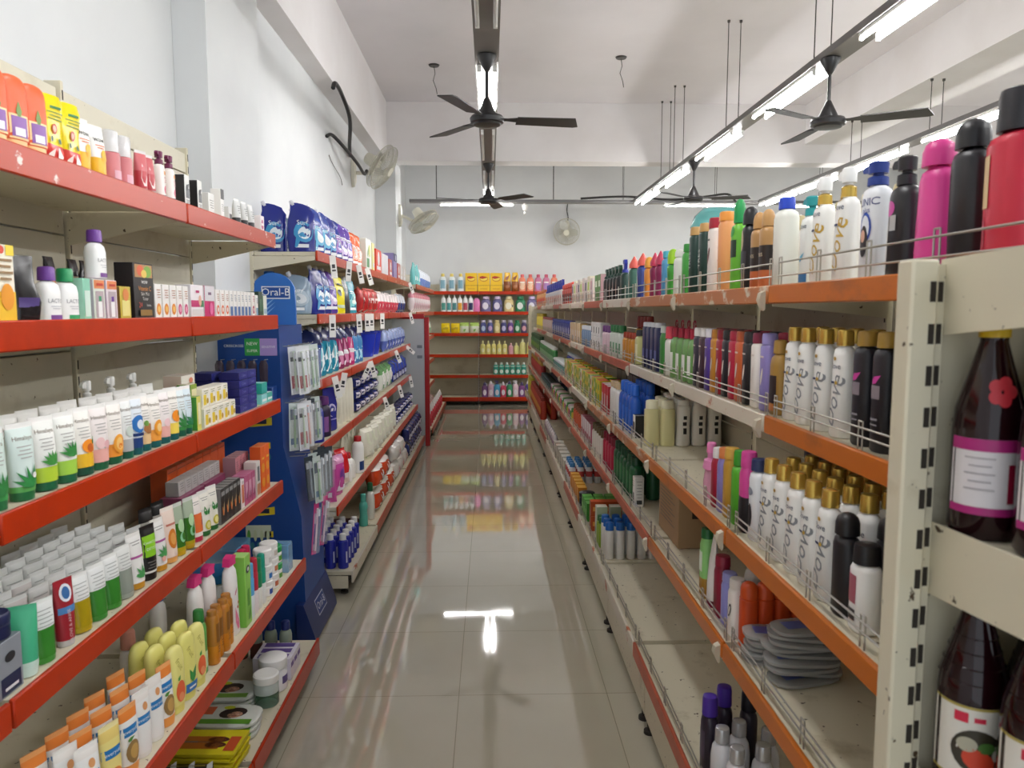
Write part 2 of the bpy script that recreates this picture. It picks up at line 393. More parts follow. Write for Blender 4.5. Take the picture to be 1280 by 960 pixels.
# ------------------------------------------------------------------ racks
LZ = [1.915, 1.575, 1.215, .855, .505, .135]
RZ = [1.655, 1.335, 1.045, .745, .335]
def rack(label, side, y0, y1, back, depth_to, zs, fasc, top, deck=CREAM, fh=.055, guard=False, posts=(True, True), name='gondola_rack', group=None, knuckle=False, back_t=.02, endplate=True, tags=(), bd=.12):
    """one bay. side +1: shelves face +x (left of the aisle), -1: face -x.  depth_to: |x| of the shelf front per level, back: |x| of the back panel"""
    root = empty(name, (side*-1*back, y0, 0), label, 'rack', group)
    S = side
    X = lambda ax: (back-ax)*S            # local x of a world |x|; grows toward the aisle
    L = y1-y0
    mb = MB(); zz = .1
    while zz < top-.02:                    # stacked back panels with thin seams
        t = min(zz+.345, top)
        a, b = sorted((X(back)-S*back_t, X(back)-S*.001)); mb.box(a, b, .012, L-.012, zz, t-.004, CREAMD, .002); zz = t
    part('back_panel', mb, root)
    for k, yy in enumerate((0, L)):
        if not posts[k]: continue
        mb = MB(); a, b = sorted((X(back)-S*.045, X(back)+S*.006)); y = yy+(.0 if k == 0 else -.0)
        ya, yb = (y+.0005, y+.014) if k == 0 else (y-.014, y-.0005)
        mb.box(a, b, ya, yb, 0, top+.02, CREAM, .002)
        z = .12
        while z < top: mb.box(b-.002 if S > 0 else a-.0006, b+.0006 if S > 0 else a+.002, ya+.004, ya+.010, z, z+.028, DARKGAP); z += .05
        part('upright', mb, root)
    for i, z in enumerate(zs):
        xf = X(depth_to[i]); base = i == len(zs)-1
        a, b = sorted((X(back)+S*.008, xf-S*.003))
        mb = MB(); mb.box(a, b, .016, L-.016, z-.022, z, deck, .001)
        a2, b2 = sorted((xf-S*.09, xf-S*.0901)); 
        sh = part('base_shelf' if base else 'shelf', mb, root)
        f = MB(); h = fh if not base else fh*1.25
        a, b = sorted((xf-S*.012, xf))
        f.box(a, b, .004, L-.004, z-h+.006, z+.006, fasc[i] if isinstance(fasc, (list, tuple)) else fasc, .003)
        part('fascia', f, sh)
        if not base:
            for yy in (.0025, L-.0055):
                br = MB(); xa, xb = X(back)+S*.006, xf-S*.014
                br.prism([(xa, z-.024), (xb, z-.024), (xb, z-.045), (xa+(xb-xa)*.25, z-bd*.87), (xa, z-bd)], yy, yy+.003, CREAM)
                part('bracket', br, sh)
        else:
            k = MB(); a, b = sorted((xf-S*.05, xf-S*.07)); k.box(a, b, .005, L-.005, .035 if z < .25 else .045, z-.024, CREAM if knuckle else DARKGAP)
            part('kick_plate', k, sh)
            pl = MB(); a, b = sorted((X(back)+S*.02, xf-S*.03)); pl.box(a, b, .0045, .009, .04 if z < .25 else z-.09, z-.023, CREAM, .001); part('plinth_end', pl, sh)
            for yy in (.05, L-.05):
                ft = MB(); M = Matrix.Translation((xf-S*.06, yy, 0))
                ft.loft([(0, .022, .022, 2), (.012, .022, .022, 2), (.014, .009, .009, 2), (z-.03, .009, .009, 2)], DARKGAP, 12, M=M); part('foot', ft, sh)
        if guard:
            g = MB(); gx = xf-S*.018; hh = .045 if i else .06
            for dz in (.028, hh): g.tube([(gx, .02, z+dz), (gx, L-.02, z+dz)], .0022, WIRE, 5)
            nn = 4
            for q in range(nn+1):
                yq = .03+(L-.06)*q/nn
                for dy in (-.008, .008): g.tube([(gx, yq+dy, z+.001), (gx, yq+dy, z+hh+.012)], .0018, WIRE, 5)
                g.tube([(gx, yq-.008, z+hh+.012), (gx, yq+.008, z+hh+.012)], .0018, WIRE, 5)
            part('wire_guard', g, sh)
        if knuckle and not base:
            kn = MB(); kn.prism([(xf, z-.052), (xf+S*.004, z-.056), (xf+S*.016, z-.03), (xf+S*.012, z-.012), (xf, z-.006)], .012, .034, mat('#cfc6b0', .5)); part('end_cap', kn, sh)
        for (lv, yy, tilt) in tags:
            if lv != i: continue
            t = MB(); M = Matrix.Translation((xf+S*.02, yy, z-.03)) @ Matrix.Rotation(-.9*S, 4, 'Z') @ Matrix.Rotation(tilt, 4, 'X')
            t.box(-.0006, .0006, -.02, .02, -.10, .03, WHITE, 0, M=M)
            t.box(S*.0009-.0003, S*.0009+.0003, -.012, .012, -.06, -.05, '#33343a', 0, M=M); t.box(S*.0009-.0003, S*.0009+.0003, -.010, .010, -.042, -.02, '#33343a', 0, M=M)
            part('price_tag', t, sh)
    return root

# ------------------------------------------------------------------ print helpers and more kinds
def tl(cx, z, w, n, gap, col, h=.0022):
    return [('rect', cx-w/2*(1-.25*(i % 2)), cx+w/2*(1-.25*(i % 2)), z-i*gap, z-i*gap+h, col, 3, 1) for i in range(n)]
def paddle(name, w, d, h, body, cap, D=None, ch=.022, wt=1., bands=None):
    R = [(ch, w*.45, d*.46, 2.8), (h*.2, w*.49, d*.5, 2.8), (h*.5, w*.5*wt, d*.46, 2.8), (h*.8, w*.5*wt, d*.4, 2.8), (h*.88, w*.478*wt, d*.37, 2.7), (h*.94, w*.425*wt, d*.32, 2.6), (h*.975, w*.34*wt, d*.26, 2.4), (h*.995, w*.2*wt, d*.16, 2.2), (h, w*.1, d*.08, 2)]
    mb = MB(); mb.loft(R, body, 22, bands); mb.decals(surf_of(R), D)
    c = MB(); c.loft([(0, w*.40, d*.44, 2.6), (ch, w*.43, d*.45, 2.6)], cap, 18)
    return Proto(name, mb.done(name), [Proto('cap', c.done('cap'))], dims=(w, d, h))
WN = 'top second third fourth fifth base'.split()
LF = [.91, .91, .91, .91, .82, .77]
MF = [.93, .93, .93, .93, .85, .775]
RF = [.68, .68, .592, .592, .54]
def L(p, desc, lv, Y, dx=0., rz=0., up=0., cat='bottle', same=False, rx=0.):
    return good(p, desc, f'near left rack {WN[lv]} shelf', (-(LF[lv]+.026+p.dims[1]/2+dx), Y, LZ[lv]+.001+up), PI/2+math.radians(rz), cat, rx, 0, same)
def M_(p, desc, lv, Y, dx=0., rz=0., up=0., cat='bottle', same=False):
    return good(p, desc, f'far left rack {WN[lv]} shelf', (-(MF[lv]+.026+p.dims[1]/2+dx), Y, LZ[lv]+.001+up), PI/2+math.radians(rz), cat, 0, 0, same)
def R_(p, desc, lv, Y, dx=0., rz=0., up=0., cat='bottle', same=False):
    w = ['top', 'second', 'third', 'fourth', 'base'][lv]
    return good(p, desc, f'right gondola {w} shelf', (RF[lv]+.034+p.dims[1]/2+dx, Y, RZ[lv]+.001+up), -PI/2+math.radians(rz), cat, 0, 0, same)
def span(fn, p, desc, lv, y0, y1, step, rows=1, dstep=None, jr=6, **k):
    """a block of the same goods: from y0 to y1 along the shelf, rows deep"""
    n = max(1, int(round((y1-y0)/step)))
    dxo = k.pop('dx', 0.)
    for r in range(rows):
        for i in range(n):
            fn(p, desc, lv, y0+step*(i+.5), dx=dxo+r*(dstep or p.dims[1]*1.12+.004), rz=random.uniform(-jr, jr)*.5, **k)

# ================================================================== NEAR LEFT RACK
def near_left():
    # ---- top shelf
    p = paddle('sunscreen_bottle', .062, .034, .15, '#e4602c', '#f3c58a', [('rect', -.022, .022, .024, .072, '#f6d9a0'), ('rect', -.018, .018, .028, .068, '#8a5aa8'), ('leaf', 0, .068, .03, 90, .014, '#6c8a3a'), ('rect', -.012, .012, .03, .046, '#f1e6ee')])
    for px in (1.431, 1.494, 1.557): L(p, 'orange rounded sunscreen bottle', 0, px, rz=-14)
    p = packet('sachet_pouch', .066, .022, .145, '#efd60a', [(0, '#d2423c'), (.04, '#efd60a')], [('rect', -.014, .014, 0.1150, 0.1204, '#2f7a36')] + tl(0, .106, .045, 3, .007, '#6f8a1c') + [('oval', 0, .073, .011, .011, '#d95b2a'), ('oval', 0, .073, .007, .007, '#f4c9b0'), ('oval', -.016, .05, .004, .006, '#2f5c2a'), ('oval', .016, .05, .004, .006, '#2f5c2a'), ('leaf', -.02, .006, .03, 60, .016, '#f2e7e0'), ('leaf', .012, .004, .032, 100, .016, '#f2e7e0')])
    for px in (1.611, 1.679): L(p, 'yellow and red carded pouch', 0, px, rz=-6, cat='pouch')
    p = tube('face_wash_tube', .05, .128, '#f1efea', '#e6b21c', .016, bands=[(0, '#eeb51d'), (.05, '#f1efea')], D=[('text', 'wow', 0, .094, .018, '#33302c')] + tl(0, .078, .03, 2, .006, '#d9682e') + [('oval', .008, .056, .012, .014, '#eab622')], crimp='#e9e7e2')
    for px in (1.735, 1.806): L(p, 'white tube with yellow base', 0, px, rz=-12, cat='tube')
    p = bottle('toner_bottle', .05, .05, .135, '#cf7b7f', clear('#e9e9ea', .1, .7), .055, e=2, cw=.49, neck=.9, sh=.04, style='flip', D=[('rect', -.016, .016, .01, .035, '#d9a5b4')])
    for px in (1.879, 1.941): L(p, 'pink bottle with tall clear cap', 0, px)
    L(bottle('toner_bottle', .05, .05, .125, '#c96d74', clear('#e9e9ea', .1, .7), .055, e=2, cw=.49, neck=.9, sh=.04, style='flip'), 'short pink bottle behind clear caps', 0, 1.907, dx=.07)
    p = tube('face_wash_tube', .04, .115, '#b8343c', '#c7b6b2', .014, D=[('leaf', 0, .02, .06, 95, .018, '#e8d3d0')], bands=[(.06, '#c9656a')], crimp='#d8d3d1')
    for px in (2.021, 2.073): L(p, 'red transparent tube', 0, px, rz=-20, cat='tube')
    p = bottle('lotion_bottle', .036, .03, .138, '#f1e8e2', '#6b1b46', .036, style='pump', cw=.36, D=[('oval', .002, .03, .011, .012, '#d8617c'), ('rect', -.008, .008, .072, .082, '#e09a4a'), ('rect', -.011, .011, .004, .014, '#6f6b78')] + tl(0, .062, .018, 3, .006, '#c98b95'), bands=[(0, '#77707c'), (.014, '#f1e8e2')])
    for px in (2.133, 2.197): L(p, 'white bottle with maroon pump', 0, px, rz=10)
    p = carton('carton_box', .036, .05, .1, '#dcdcd8', '#1d1c1e', '#1d1c1e', [('rect', -.012, .014, .03, .06, '#55565a'), ('leaf', -.01, .055, .03, 40, .02, '#222')] + tl(0, .022, .026, 3, .005, '#8a8a88'))
    for px in (2.288, 2.386): L(p, 'black sided silver carton', 0, px, cat='box')
    L(carton('carton_box', .05, .04, .075, '#e4e3df', D=tl(0, .05, .035, 4, .008, '#7f7f7c')), 'low off-white carton', 0, 2.487-.005, cat='box')
    L(carton('carton_box', .032, .035, .105, '#efedea', None, '#2a292b', [('rect', -.016, .016, .07, .1045, '#252427')] + tl(0, .05, .02, 4, .007, '#999')), 'tall white carton with black top', 0, 2.582, cat='box')
    L(carton('carton_box', .034, .04, .055, '#d9d9d6', None, None, [('rect', -.01, .014, .01, .03, '#232325')]), 'small silver and black carton', 0, 2.668-.01, cat='box')
    p = tube('cream_tube', .038, .1, '#d5d6d4', '#232325', .016, bands=[(0, '#2b2b2d'), (.03, '#d5d6d4')], D=tl(0, .07, .022, 4, .008, '#6f6f6e'), crimp='#efefec')
    for px in (2.768, 2.848, 2.924): L(p, 'silver tube with black lower end', 0, px, rz=-10, cat='tube')
    L(carton('carton_box', .05, .04, .07, '#efe6e8', D=[('oval', 0, .035, .016, .02, '#b5487f'), ('rect', -.014, .014, .03, .04, '#efe6e8')]), 'white carton with pink oval', 0, 3.045-.02, cat='box')
    p = carton('carton_box', .03, .04, .065, '#dedcd7', None, '#cfcdc8', tl(0, .05, .02, 5, .008, '#8b8986'))
    for i in range(4): L(p, 'plain pale carton behind tubes', 0, 2.530+.045*i+.03, dx=.09, cat='box', same=True)
    # ---- second shelf
    p = carton('carton_box', .06, .055, .15, '#f4efdc', '#f0e6b8', None, [('rect', -.03, .03, .002, .06, '#f0c02a'), ('oval', -.008, .14, .01, .008, '#d9472e'), ('rect', .006, .03, .13, .15, '#f3d63a'), ('oval', .004, .05, .02, .026, '#eb9a22')] + tl(0, .118, .045, 4, .012, '#9a7a52', .005))
    L(p, 'tall yellow and white carton', 1, 1.475, cat='box')
    L(pouch('coffee_pouch', .06, .03, .135, '#1f1d1f', D=[('rect', -.02, .02, .03, .05, '#5a4a86')]), 'black foil pouch by yellow carton', 1, 1.555, rz=-25, cat='pouch')
    lac = lambda cap, lab: bottle('lotion_bottle', .054, .04, .118, '#f3f3f1', cap, .03, e=2.8, cw=.34, sh=.28, neck=.3, style='flip', D=[('text', 'LACTO', 0, .044, .0125, '#8e9096'), ('rect', -.016, .02, .004, .014, lab)] + tl(0, .032, .03, 2, .005, '#c2c4c9', .0015))
    pp, pg = lac('#6f3d97', '#7d4a94'), lac('#1d9156', '#2f9a60')
    L(pp, 'white lotion bottle with purple cap', 1, 1.635, dx=.055); L(pp, 'white lotion bottle with purple cap', 1, 1.645, rz=-8); L(pg, 'white lotion bottle with green cap', 1, 1.715, rz=-8)
    L(carton('carton_box', .03, .05, .098, '#8fd0b4', '#a9dcc6', None, [('rect', -.012, .012, .01, .07, '#d5ecdf')]), 'mint green slim carton', 1, 1.768, cat='box')
    for px, c2, cp in ((1.822, '#d7c9d0', '#3b9a6c'), (1.882, '#d9b8cf', '#6f3d97')):
        L(carton('carton_box', .05, .05, .098, '#e9d9df' if cp[1] == '6' else '#dfe6d8', '#d8c8d4', None, [('rect', -.023, .023, .076, .096, '#e58a55'), ('rect', -.018, .018, .006, .07, '#b9a9ad'), ('rect', -.009, .009, .008, .045, '#f4f3f2'), ('rect', -.006, .006, .046, .058, cp), ('rect', -.014, .014, 0.0830, 0.0884, '#c93a2a')]), 'window carton with bottle inside and ' + ('green print' if cp[1] == '3' else 'purple print'), 1, px, cat='box')
    L(pp, 'purple capped bottle stood on cartons', 1, 1.85, up=.1)
    pb = pouch('coffee_pouch', .055, .035, .15, '#211e20', D=[('oval', 0, .07, .018, .03, '#c77a42'), ('rect', -.016, .016, .1, .108, '#8a7a5c')])
    for y in (1.80, 1.90, 1.955): L(pb, 'black standing pouch behind cartons', 1, y, dx=.085, cat='pouch')
    L(carton('carton_box', .055, .03, .085, '#c9b23e', '#8a6a35', None, [('rect', -.02, .02, .01, .05, '#e8dc8a'), ('oval', 0, .064, .016, .016, '#d9823c')]), 'yellow and brown carton before black box', 1, 1.95, cat='box')
    p = carton('carton_box', .115, .05, .15, '#1e1b1c', '#262224', '#2c2829', [('rect', -.05, .05, .112, .146, '#b98a55'), ('oval', .022, .128, .022, .016, '#79a83a'), ('oval', -.02, .13, .02, .015, '#d9603a'), ('oval', .0, .122, .016, .011, '#e5c45a'), ('text', 'wow', 0, .101, .018, '#e9e7e4'), ('text', 'Vitamin C', 0, .082, .018, '#e08a2c'), ('text', 'Skin Mist', 0, .068, .013, '#d8d4d0'), ('text', 'Toner', 0, .055, .013, '#d8d4d0'), ('text', '24', -.03, .038, .02, '#d9472e'), ('text', 'hours', .018, .038, .011, '#d8d4d0'), ('rect', -.034, .034, .01, .026, '#8d6b2e')])
    L(p, 'large black carton with fruit picture', 1, 2.055, dx=.0, cat='box')
    def slim(w, h, c1, c2, txt='#a86a4a', oval=True):
        return carton('carton_box', w, .04, h, '#f3f0ec', '#e9e5e0', None, ([('oval', 0, h*.28, w*.36, h*.17, c1), ('oval', 0, h*.28, w*.2, h*.09, c2)] if oval else [('rect', -w*.4, w*.4, .004, h*.4, c1)]) + tl(0, h*.82, w*.6, 4, h*.07, txt))
    a, b = slim(.04, .098, '#e08a2a', '#f3c46a'), slim(.036, .098, '#c84a7c', '#e9a5bd')
    ys = [2.14, 2.19, 2.24]
    for y in ys: L(a, 'white carton with orange fruit', 1, y, cat='box')
    for y in (2.285, 2.33): L(b, 'white carton with pink flower', 1, y, cat='box')
    L(carton('carton_box', .10, .05, .105, '#efe9ec', '#e4dfe2', None, [('rect', -.05, .02, .035, .056, '#c22a6d'), ('rect', .02, .05, .035, .056, '#3a7a4a'), ('oval', .02, .055, .012, .018, '#e3b19a'), ('rect', -.045, .045, .008, .028, '#d9d6d4'), ('rect', -.014, .014, 0.0795, 0.0876, '#c22a6d')]), 'wide white carton with magenta band', 1, 2.42, cat='box')
    L(carton('carton_box', .085, .05, .105, '#c71f6b', '#d7d0d3', '#efe9ec', [('rect', -.0425, .0425, .055, .1045, '#dedbe0'), ('rect', -.014, .014, 0.0750, 0.0840, '#7a5a78'), ('oval', .01, .03, .016, .02, '#de6a9d')]), 'magenta and grey carton', 1, 2.525, cat='box')
    c = slim(.034, .095, '#e0642c', '#f4f0ea')
    for y in (2.60, 2.645, 2.69): L(c, 'slim white carton with orange ring', 1, y, cat='box')
    d = slim(.03, .095, '#4a6fa8', '#dfe6f0', '#5a6a8a', False)
    for i in range(6): L(d, 'slim white carton with blue foot', 1, 2.735+.04*i, cat='box')
    L(slim(.034, .095, '#b5254a', '#f0d5da', '#b5254a'), 'slim white carton with crimson oval', 1, 2.985, cat='box')
    for y in (3.03,): L(slim(.03, .085, '#7f9fb8', '#dfe6f0', '#5a6a8a', False), 'short pale blue carton', 1, y, cat='box')
    L(carton('carton_box', .05, .06, .1, '#23402f', '#1f3a2a', None, [('rect', -.015, .015, .02, .07, '#3f6a4a')]), 'dark green carton', 1, 3.08, cat='box')
    L(carton('carton_box', .045, .05, .085, '#dfe3d8', '#7fa07a', None, [('rect', -.02, .02, .01, .03, '#9fb8c8')]), 'pale green end carton', 1, 3.14, cat='box')
    for i in range(7): L(carton('carton_box', .04, .04, .098, '#f0edea', '#e5e0dc'), 'pale carton in back row', 1, 2.62+.05*i, dx=.075, cat='box', same=True)
    # ---- third shelf: tubes on their caps
    def hima(body, low, cap, deco, nm='#7a6a5a', h=.158, w=.062, z1=.05):
        return tube('face_wash_tube', w, h, body, cap, .018, .42, .04, bands=[(0, low), (z1, body)], D=[('text', 'Himalaya', 0, h*.80, .0125, nm)] + tl(0, h*.69, w*.55, 4, .0075, '#a9a6a2', .0018) + deco, crimp='#f4f3ef')
    G = '#2f8a3c'
    leaves = lambda c, n=6, cz=.055, ln=.034: [('leaf', .006, cz, ln, 20+140*i/(n-1), .011, c) for i in range(n)]
    T = [
        (1.422, hima('#d3e4dc', '#3f9a4f', '#1d6a3c', leaves('#2d7d3c', 7, .03, .045), z1=.035), 'aqua tube with wide green leaves'),
        (1.509, hima('#d9e9e4', '#5faf5a', '#1d6a3c', leaves('#2f8a45', 6, .028, .045) + [('oval', .012, .05, .006, .006, '#f4f2ee')], z1=.03), 'pale aqua tube with leaf and flower'),
        (1.591, hima('#f2f3ee', '#b7d63a', '#14603f', leaves('#3c8f3a', 7, .055, .03)), 'white tube with neem leaf and lime base'),
        (1.666, hima('#f2f4ee', '#a8d84f', '#14603f', leaves('#35893f', 7, .06, .034)), 'white tube with star leaf and green base'),
        (1.738, hima('#f4f1ea', '#f0bd2c', '#14503c', [('oval', .006, .066, .02, .016, '#ef8f1e'), ('oval', .008, .062, .01, .01, '#c9601a'), ('leaf', .018, .07, .02, 70, .008, '#3f7d33')]), 'white tube with turmeric and yellow base'),
        (1.806, hima('#f3ebe8', '#eeb3aa', '#14603f', [('oval', -.008, .065, .012, .014, '#f0c9c9'), ('oval', .01, .06, .01, .01, '#e9b5b8')]), 'white tube with pale pink base'),
        (1.875, hima('#f6f1ea', '#f09a35', '#14603f', [('oval', .004, .05, .019, .024, '#f3a73c'), ('oval', .004, .05, .012, .016, '#f7c877'), ('leaf', .0, .04, .026, 50, .012, '#e87f1e')]), 'white tube with orange slice'),
        (1.941, hima('#eef0ee', '#b9bcbb', '#0f5a46', [('oval', 0, .07, .012, .014, '#cfd8cf')], w=.048), 'white tube with silver base'),
        (1.993, hima('#e6eef5', '#1d3f7c', '#0f5a5a', [('oval', 0, .082, .022, .024, '#2f74bd'), ('oval', .003, .08, .012, .013, '#dfe9f3'), ('rect', -.022, .022, .05, .058, '#16336b')], z1=.045, w=.05), 'white and deep blue tube'),
        (2.044, hima('#f3efe8', '#e9c48f', '#0f5a5a', [('oval', .004, .06, .018, .014, '#a9713f'), ('oval', -.004, .075, .008, .008, '#6f9a45')], w=.048), 'white tube with almond'),
        (2.102, hima('#f6f1ea', '#f0a243', '#0f5a5a', [('oval', .004, .055, .018, .022, '#f0a030'), ('oval', .004, .055, .01, .012, '#f8cf8a')], w=.056, h=.15), 'shorter white tube with orange fruit'),
        (2.164, hima('#f4ecea', '#f0b6ac', '#0f5a5a', [('oval', 0, .06, .012, .012, '#f3cfd2')], w=.056, h=.155), 'slim tube with rosy base'),
        (2.224, hima('#f4f1ea', '#f2d95a', '#0f5a5a', [('oval', .004, .07, .018, .018, '#ef8f1e'), ('leaf', .012, .07, .02, 60, .009, '#3f7d33')], w=.056, h=.155), 'slim tube with marigold'),
        (2.282, hima('#e3eef0', '#3a9046', '#0f5a46', leaves('#2d7d3c', 6, .03, .055), w=.048, h=.15, z1=.03), 'pale blue tube with aloe'),
        (2.330, hima('#dcebf2', '#3a9046', '#0f5a46', leaves('#257a4a', 5, .03, .05), w=.046, h=.15, z1=.03), 'sky blue tube with aloe'),
    ]
    for y, p, d in T: L(p, d, 2, y, rz=-16, cat='tube')
    pw = hima('#f2f1ec', '#e6e4dd', '#14603f', [])
    for i in range(9): L(pw, 'white tube in the back row', 2, 1.62+.085*i, dx=.10, rz=-14, cat='tube')
    pm = bottle('lotion_bottle', .05, .04, .19, clear('#cfd9d0', .15, .6), '#f2f2ef', .055, style='pump', cw=.26, e=2.4, D=[('rect', -.018, .018, .03, .08, '#e9efe6')])
    for y in (2.08, 2.21, 2.345): L(pm, 'clear bottle with white pump', 2, y, dx=.165)
    L(carton('carton_box', .05, .045, .145, '#8aa53a', '#5d8a33', '#e8e0c8', [('rect', -.02, .02, .08, .13, '#e9dfb0'), ('leaf', 0, .02, .06, 80, .02, '#cfd86a')]), 'tall olive green carton', 2, 2.43, dx=.03, cat='box')
    L(carton('carton_box', .032, .045, .11, '#dcd86a', '#4d9a3a', None, [('rect', -.01, .01, .02, .09, '#f3efc8')]), 'slim green and yellow carton', 2, 2.39, cat='box')
    p = carton('carton_box', .06, .05, .10, '#f5f1e6', '#efe2d4', '#f3e9dc', [('rect', -.024, .0, .01, .08, '#f0d23e'), ('oval', .012, .03, .01, .014, '#d9b52a')] + tl(.004, .09, .04, 2, .008, '#8a8a52'))
    p2 = carton('carton_box', .055, .05, .062, '#f5f1e6', '#f3ead8', '#f6f0e2', [('rect', -.02, .004, .008, .042, '#f0d23e'), ('oval', .014, .02, .008, .01, '#c9a52a')] + tl(.002, .053, .035, 2, .007, '#8a8a52'))
    p3 = carton('carton_box', .11, .06, .17, '#f5f0e4', '#efd9c8', '#f3e6da', [('rect', -.045, .0, .03, .12, '#f0d23e'), ('oval', .025, .05, .018, .022, '#d9b52a'), ('oval', .02, .15, .016, .01, '#e58a6a')] + tl(.01, .14, .06, 2, .01, '#8a8a52'))
    L(p3, 'big white and yellow carton at back', 2, 2.50, dx=.075, cat='box')
    for i in range(5):
        L(p2, 'small white and yellow carton below', 2, 2.46+.06*i, cat='box')
        if i < 4: L(p2, 'white and yellow carton stacked above', 2, 2.475+.06*i, up=.064, dx=.01, cat='box')
    pn = carton('cream_tin', .1, .075, .029, '#23267c', '#1c1e66', '#23267c', [('text', 'Crème', 0, .015, .016, '#8d90c8')])
    for k, (y, dx) in enumerate(((2.83, .0), (2.93, .0), (2.80, .09))):
        for i in range(5): L(pn, 'flat navy carton stacked by tubes', 2, y, up=.031*i, dx=dx, cat='box', same=True)
    L(carton('carton_box', .05, .05, .1, '#63c27a', '#7fd0a0', '#e9efe9', [('rect', -.014, .014, 0.0460, 0.0532, '#f2f6f2')]), 'bright green carton', 2, 3.01, dx=.02, cat='box')
    for i, c in enumerate(('#8fd4d8', '#4fb3a8')): L(carton('carton_box', .07, .06, .04, c, None, '#dff0ee', [('rect', -.03, .03, .01, .02, '#e8f4f2')]), ('aqua' if i == 0 else 'teal') + ' low carton at shelf end', 2, 3.08+.075*i, up=.0, cat='box')
    L(carton('carton_box', .07, .06, .045, '#2fa39a', None, '#9adbd0'), 'teal carton on the aqua one', 2, 3.085, up=.042, cat='box')
    # ---- fourth shelf: clear gel tubes in rows
    def gel(low, w=.056, h=.135, lab='#eef0ee', body=None): return tube('gel_tube', w, h, clear(low, .18, .88), low, .012, .46, .036, bands=[(0, clear(low, .18, .88)), (h*.55, lab)], D=tl(0, h*.82, w*.7, 5, .008, '#a9acaa', .0018), crimp='#f0f1ee')
    gG, gY, gC, gR = gel('#3f8f34'), gel('#b9a21c'), gel('#9fa79c', lab='#e6e8e4'), gel('#9c2f2c', lab='#dcd5d2')
    L(carton('carton_box', .075, .06, .11, '#8f949c', '#7d828c', None, [('rect', -.03, .03, .004, .04, '#1f2a4c'), ('oval', 0, .075, .016, .01, '#23252c'), ('rect', -.02, .02, .012, .018, '#e9eaee')]), 'grey carton below navy jar', 3, 1.50, cat='box')
    L(jar('cream_jar', .03, .05, '#1b2047', '#20264f', .02), 'navy cream jar on grey carton', 3, 1.50, up=.112, cat='jar')
    p = tube('gel_tube', .06, .145, '#49b98a', '#d8efe4', .02, .46, .045, bands=[(0, '#cfe9dc'), (.03, '#49b98a')])
    L(p, 'mint green tapered tube', 3, 1.572, rz=-60, cat='tube')
    L(gG, 'green gel tube with white label', 3, 1.635, rz=-20, cat='tube')
    L(tube('toothpaste_tube', .05, .15, '#a32430', '#c9c6c4', .014, .4, .034, D=[('oval', 0, .12, .016, .02, '#e6e9f0'), ('oval', 0, .12, .01, .014, '#3d6ea8'), ('rect', -.022, .022, .075, .09, '#4d86bf'), ('text', 'CLOVE & ANISE', 0, .045, .011, '#e8c9c9', 90)]), 'red toothpaste tube with blue badge', 3, 1.715, rz=-18, cat='tube')
    L(gY, 'amber gel tube with white label', 3, 1.785, rz=-16, cat='tube')
    for y in (1.855, 1.925): L(gG, 'bright green gel tube', 3, y, rz=-14, cat='tube')
    L(gC, 'clear grey gel tube', 3, 1.99, rz=-14, cat='tube')
    wa = lambda stripe, deco, body='#f1f0ec', base='#c9932e': tube('face_wash_tube', .056, .15, body, base, .016, .44, .036, D=tl(0, .125, .036, 2, .007, '#9a9894') + [('rect', -.024, .024, .083, .089, stripe)] + deco, crimp='#eceae5')
    L(wa('#b05a9a', leaves('#4f9a58', 5, .03, .036)), 'white aloe tube with purple stripe', 3, 2.055, rz=-14, cat='tube')
    L(tube('face_wash_tube', .058, .152, '#1d1c1c', '#111', .02, .44, .038, bands=[(0, '#1d1c1c'), (.02, '#e5e5e0'), (.026, '#1d1c1c')], D=[('rect', -.026, .026, .066, .125, '#8fce2c'), ('text', 'CHARCOAL', 0, .105, .009, '#eef4e4'), ('text', 'DETOX', 0, .088, .011, '#eef4e4')] + tl(0, .05, .036, 3, .008, '#8a8a86') + [('oval', .014, .034, .006, .006, '#e6e2cc')]), 'black tube with lime label', 3, 2.125, rz=-14, cat='tube')
    L(wa('#b05a9a', leaves('#4f9a58', 6, .04, .036) + [('oval', -.004, .034, .008, .008, '#f0b8a8')]), 'white aloe tube beside black tube', 3, 2.195, rz=-14, cat='tube')
    L(tube('face_wash_tube', .058, .165, '#f3ddcf', '#e2a45a', .016, .44, .036, D=[('oval', 0, .07, .018, .03, '#d9812c'), ('oval', 0, .07, .011, .018, '#eaa85a'), ('rect', -.02, .02, .11, .116, '#c97c6a')], crimp='#f6e9df'), 'tall peach tube with orange oval', 3, 2.265, rz=-14, cat='tube')
    p = tube('gel_tube', .05, .16, clear('#3f7d2a', .15, .9), '#c9a21c', .014, .46, .036, bands=[(0, clear('#c9b52a', .15, .9)), (.025, clear('#3f7d2a', .15, .9)), (.1, clear('#b9c9b0', .15, .85))], D=[('oval', 0, .09, .014, .02, '#b5d9a8'), ('oval', 0, .055, .012, .016, '#8fcf9f'), ('oval', .004, .057, .009, .012, '#3f7d2a')], crimp='#cfd4cb')
    for y in (2.33, 2.40): L(p, 'deep green tube with pale drops', 3, y, rz=-12, cat='tube')
    L(wa('#e7713a', [('rect', -.02, .02, .03, .09, '#e9743c'), ('leaf', .01, .05, .03, 70, .01, '#7a2f4a')], '#f4ece6', '#c02f4a'), 'white tube with coral panel', 3, 2.465, rz=-12, cat='tube')
    p = wa('#dfe2d8', [('leaf', -.004, .07, .03, 100, .016, '#3f8a45'), ('leaf', .004, .07, .024, 60, .014, '#2f7a3c'), ('oval', 0, .035, .014, .016, '#c9bf3a'), ('oval', 0, .035, .009, .011, '#e9e29a')], '#f2efe4', '#2a6a35')
    for y in (2.53, 2.6): L(p, 'cream tube with kiwi print', 3, y, rz=-16, up=.0, cat='tube')
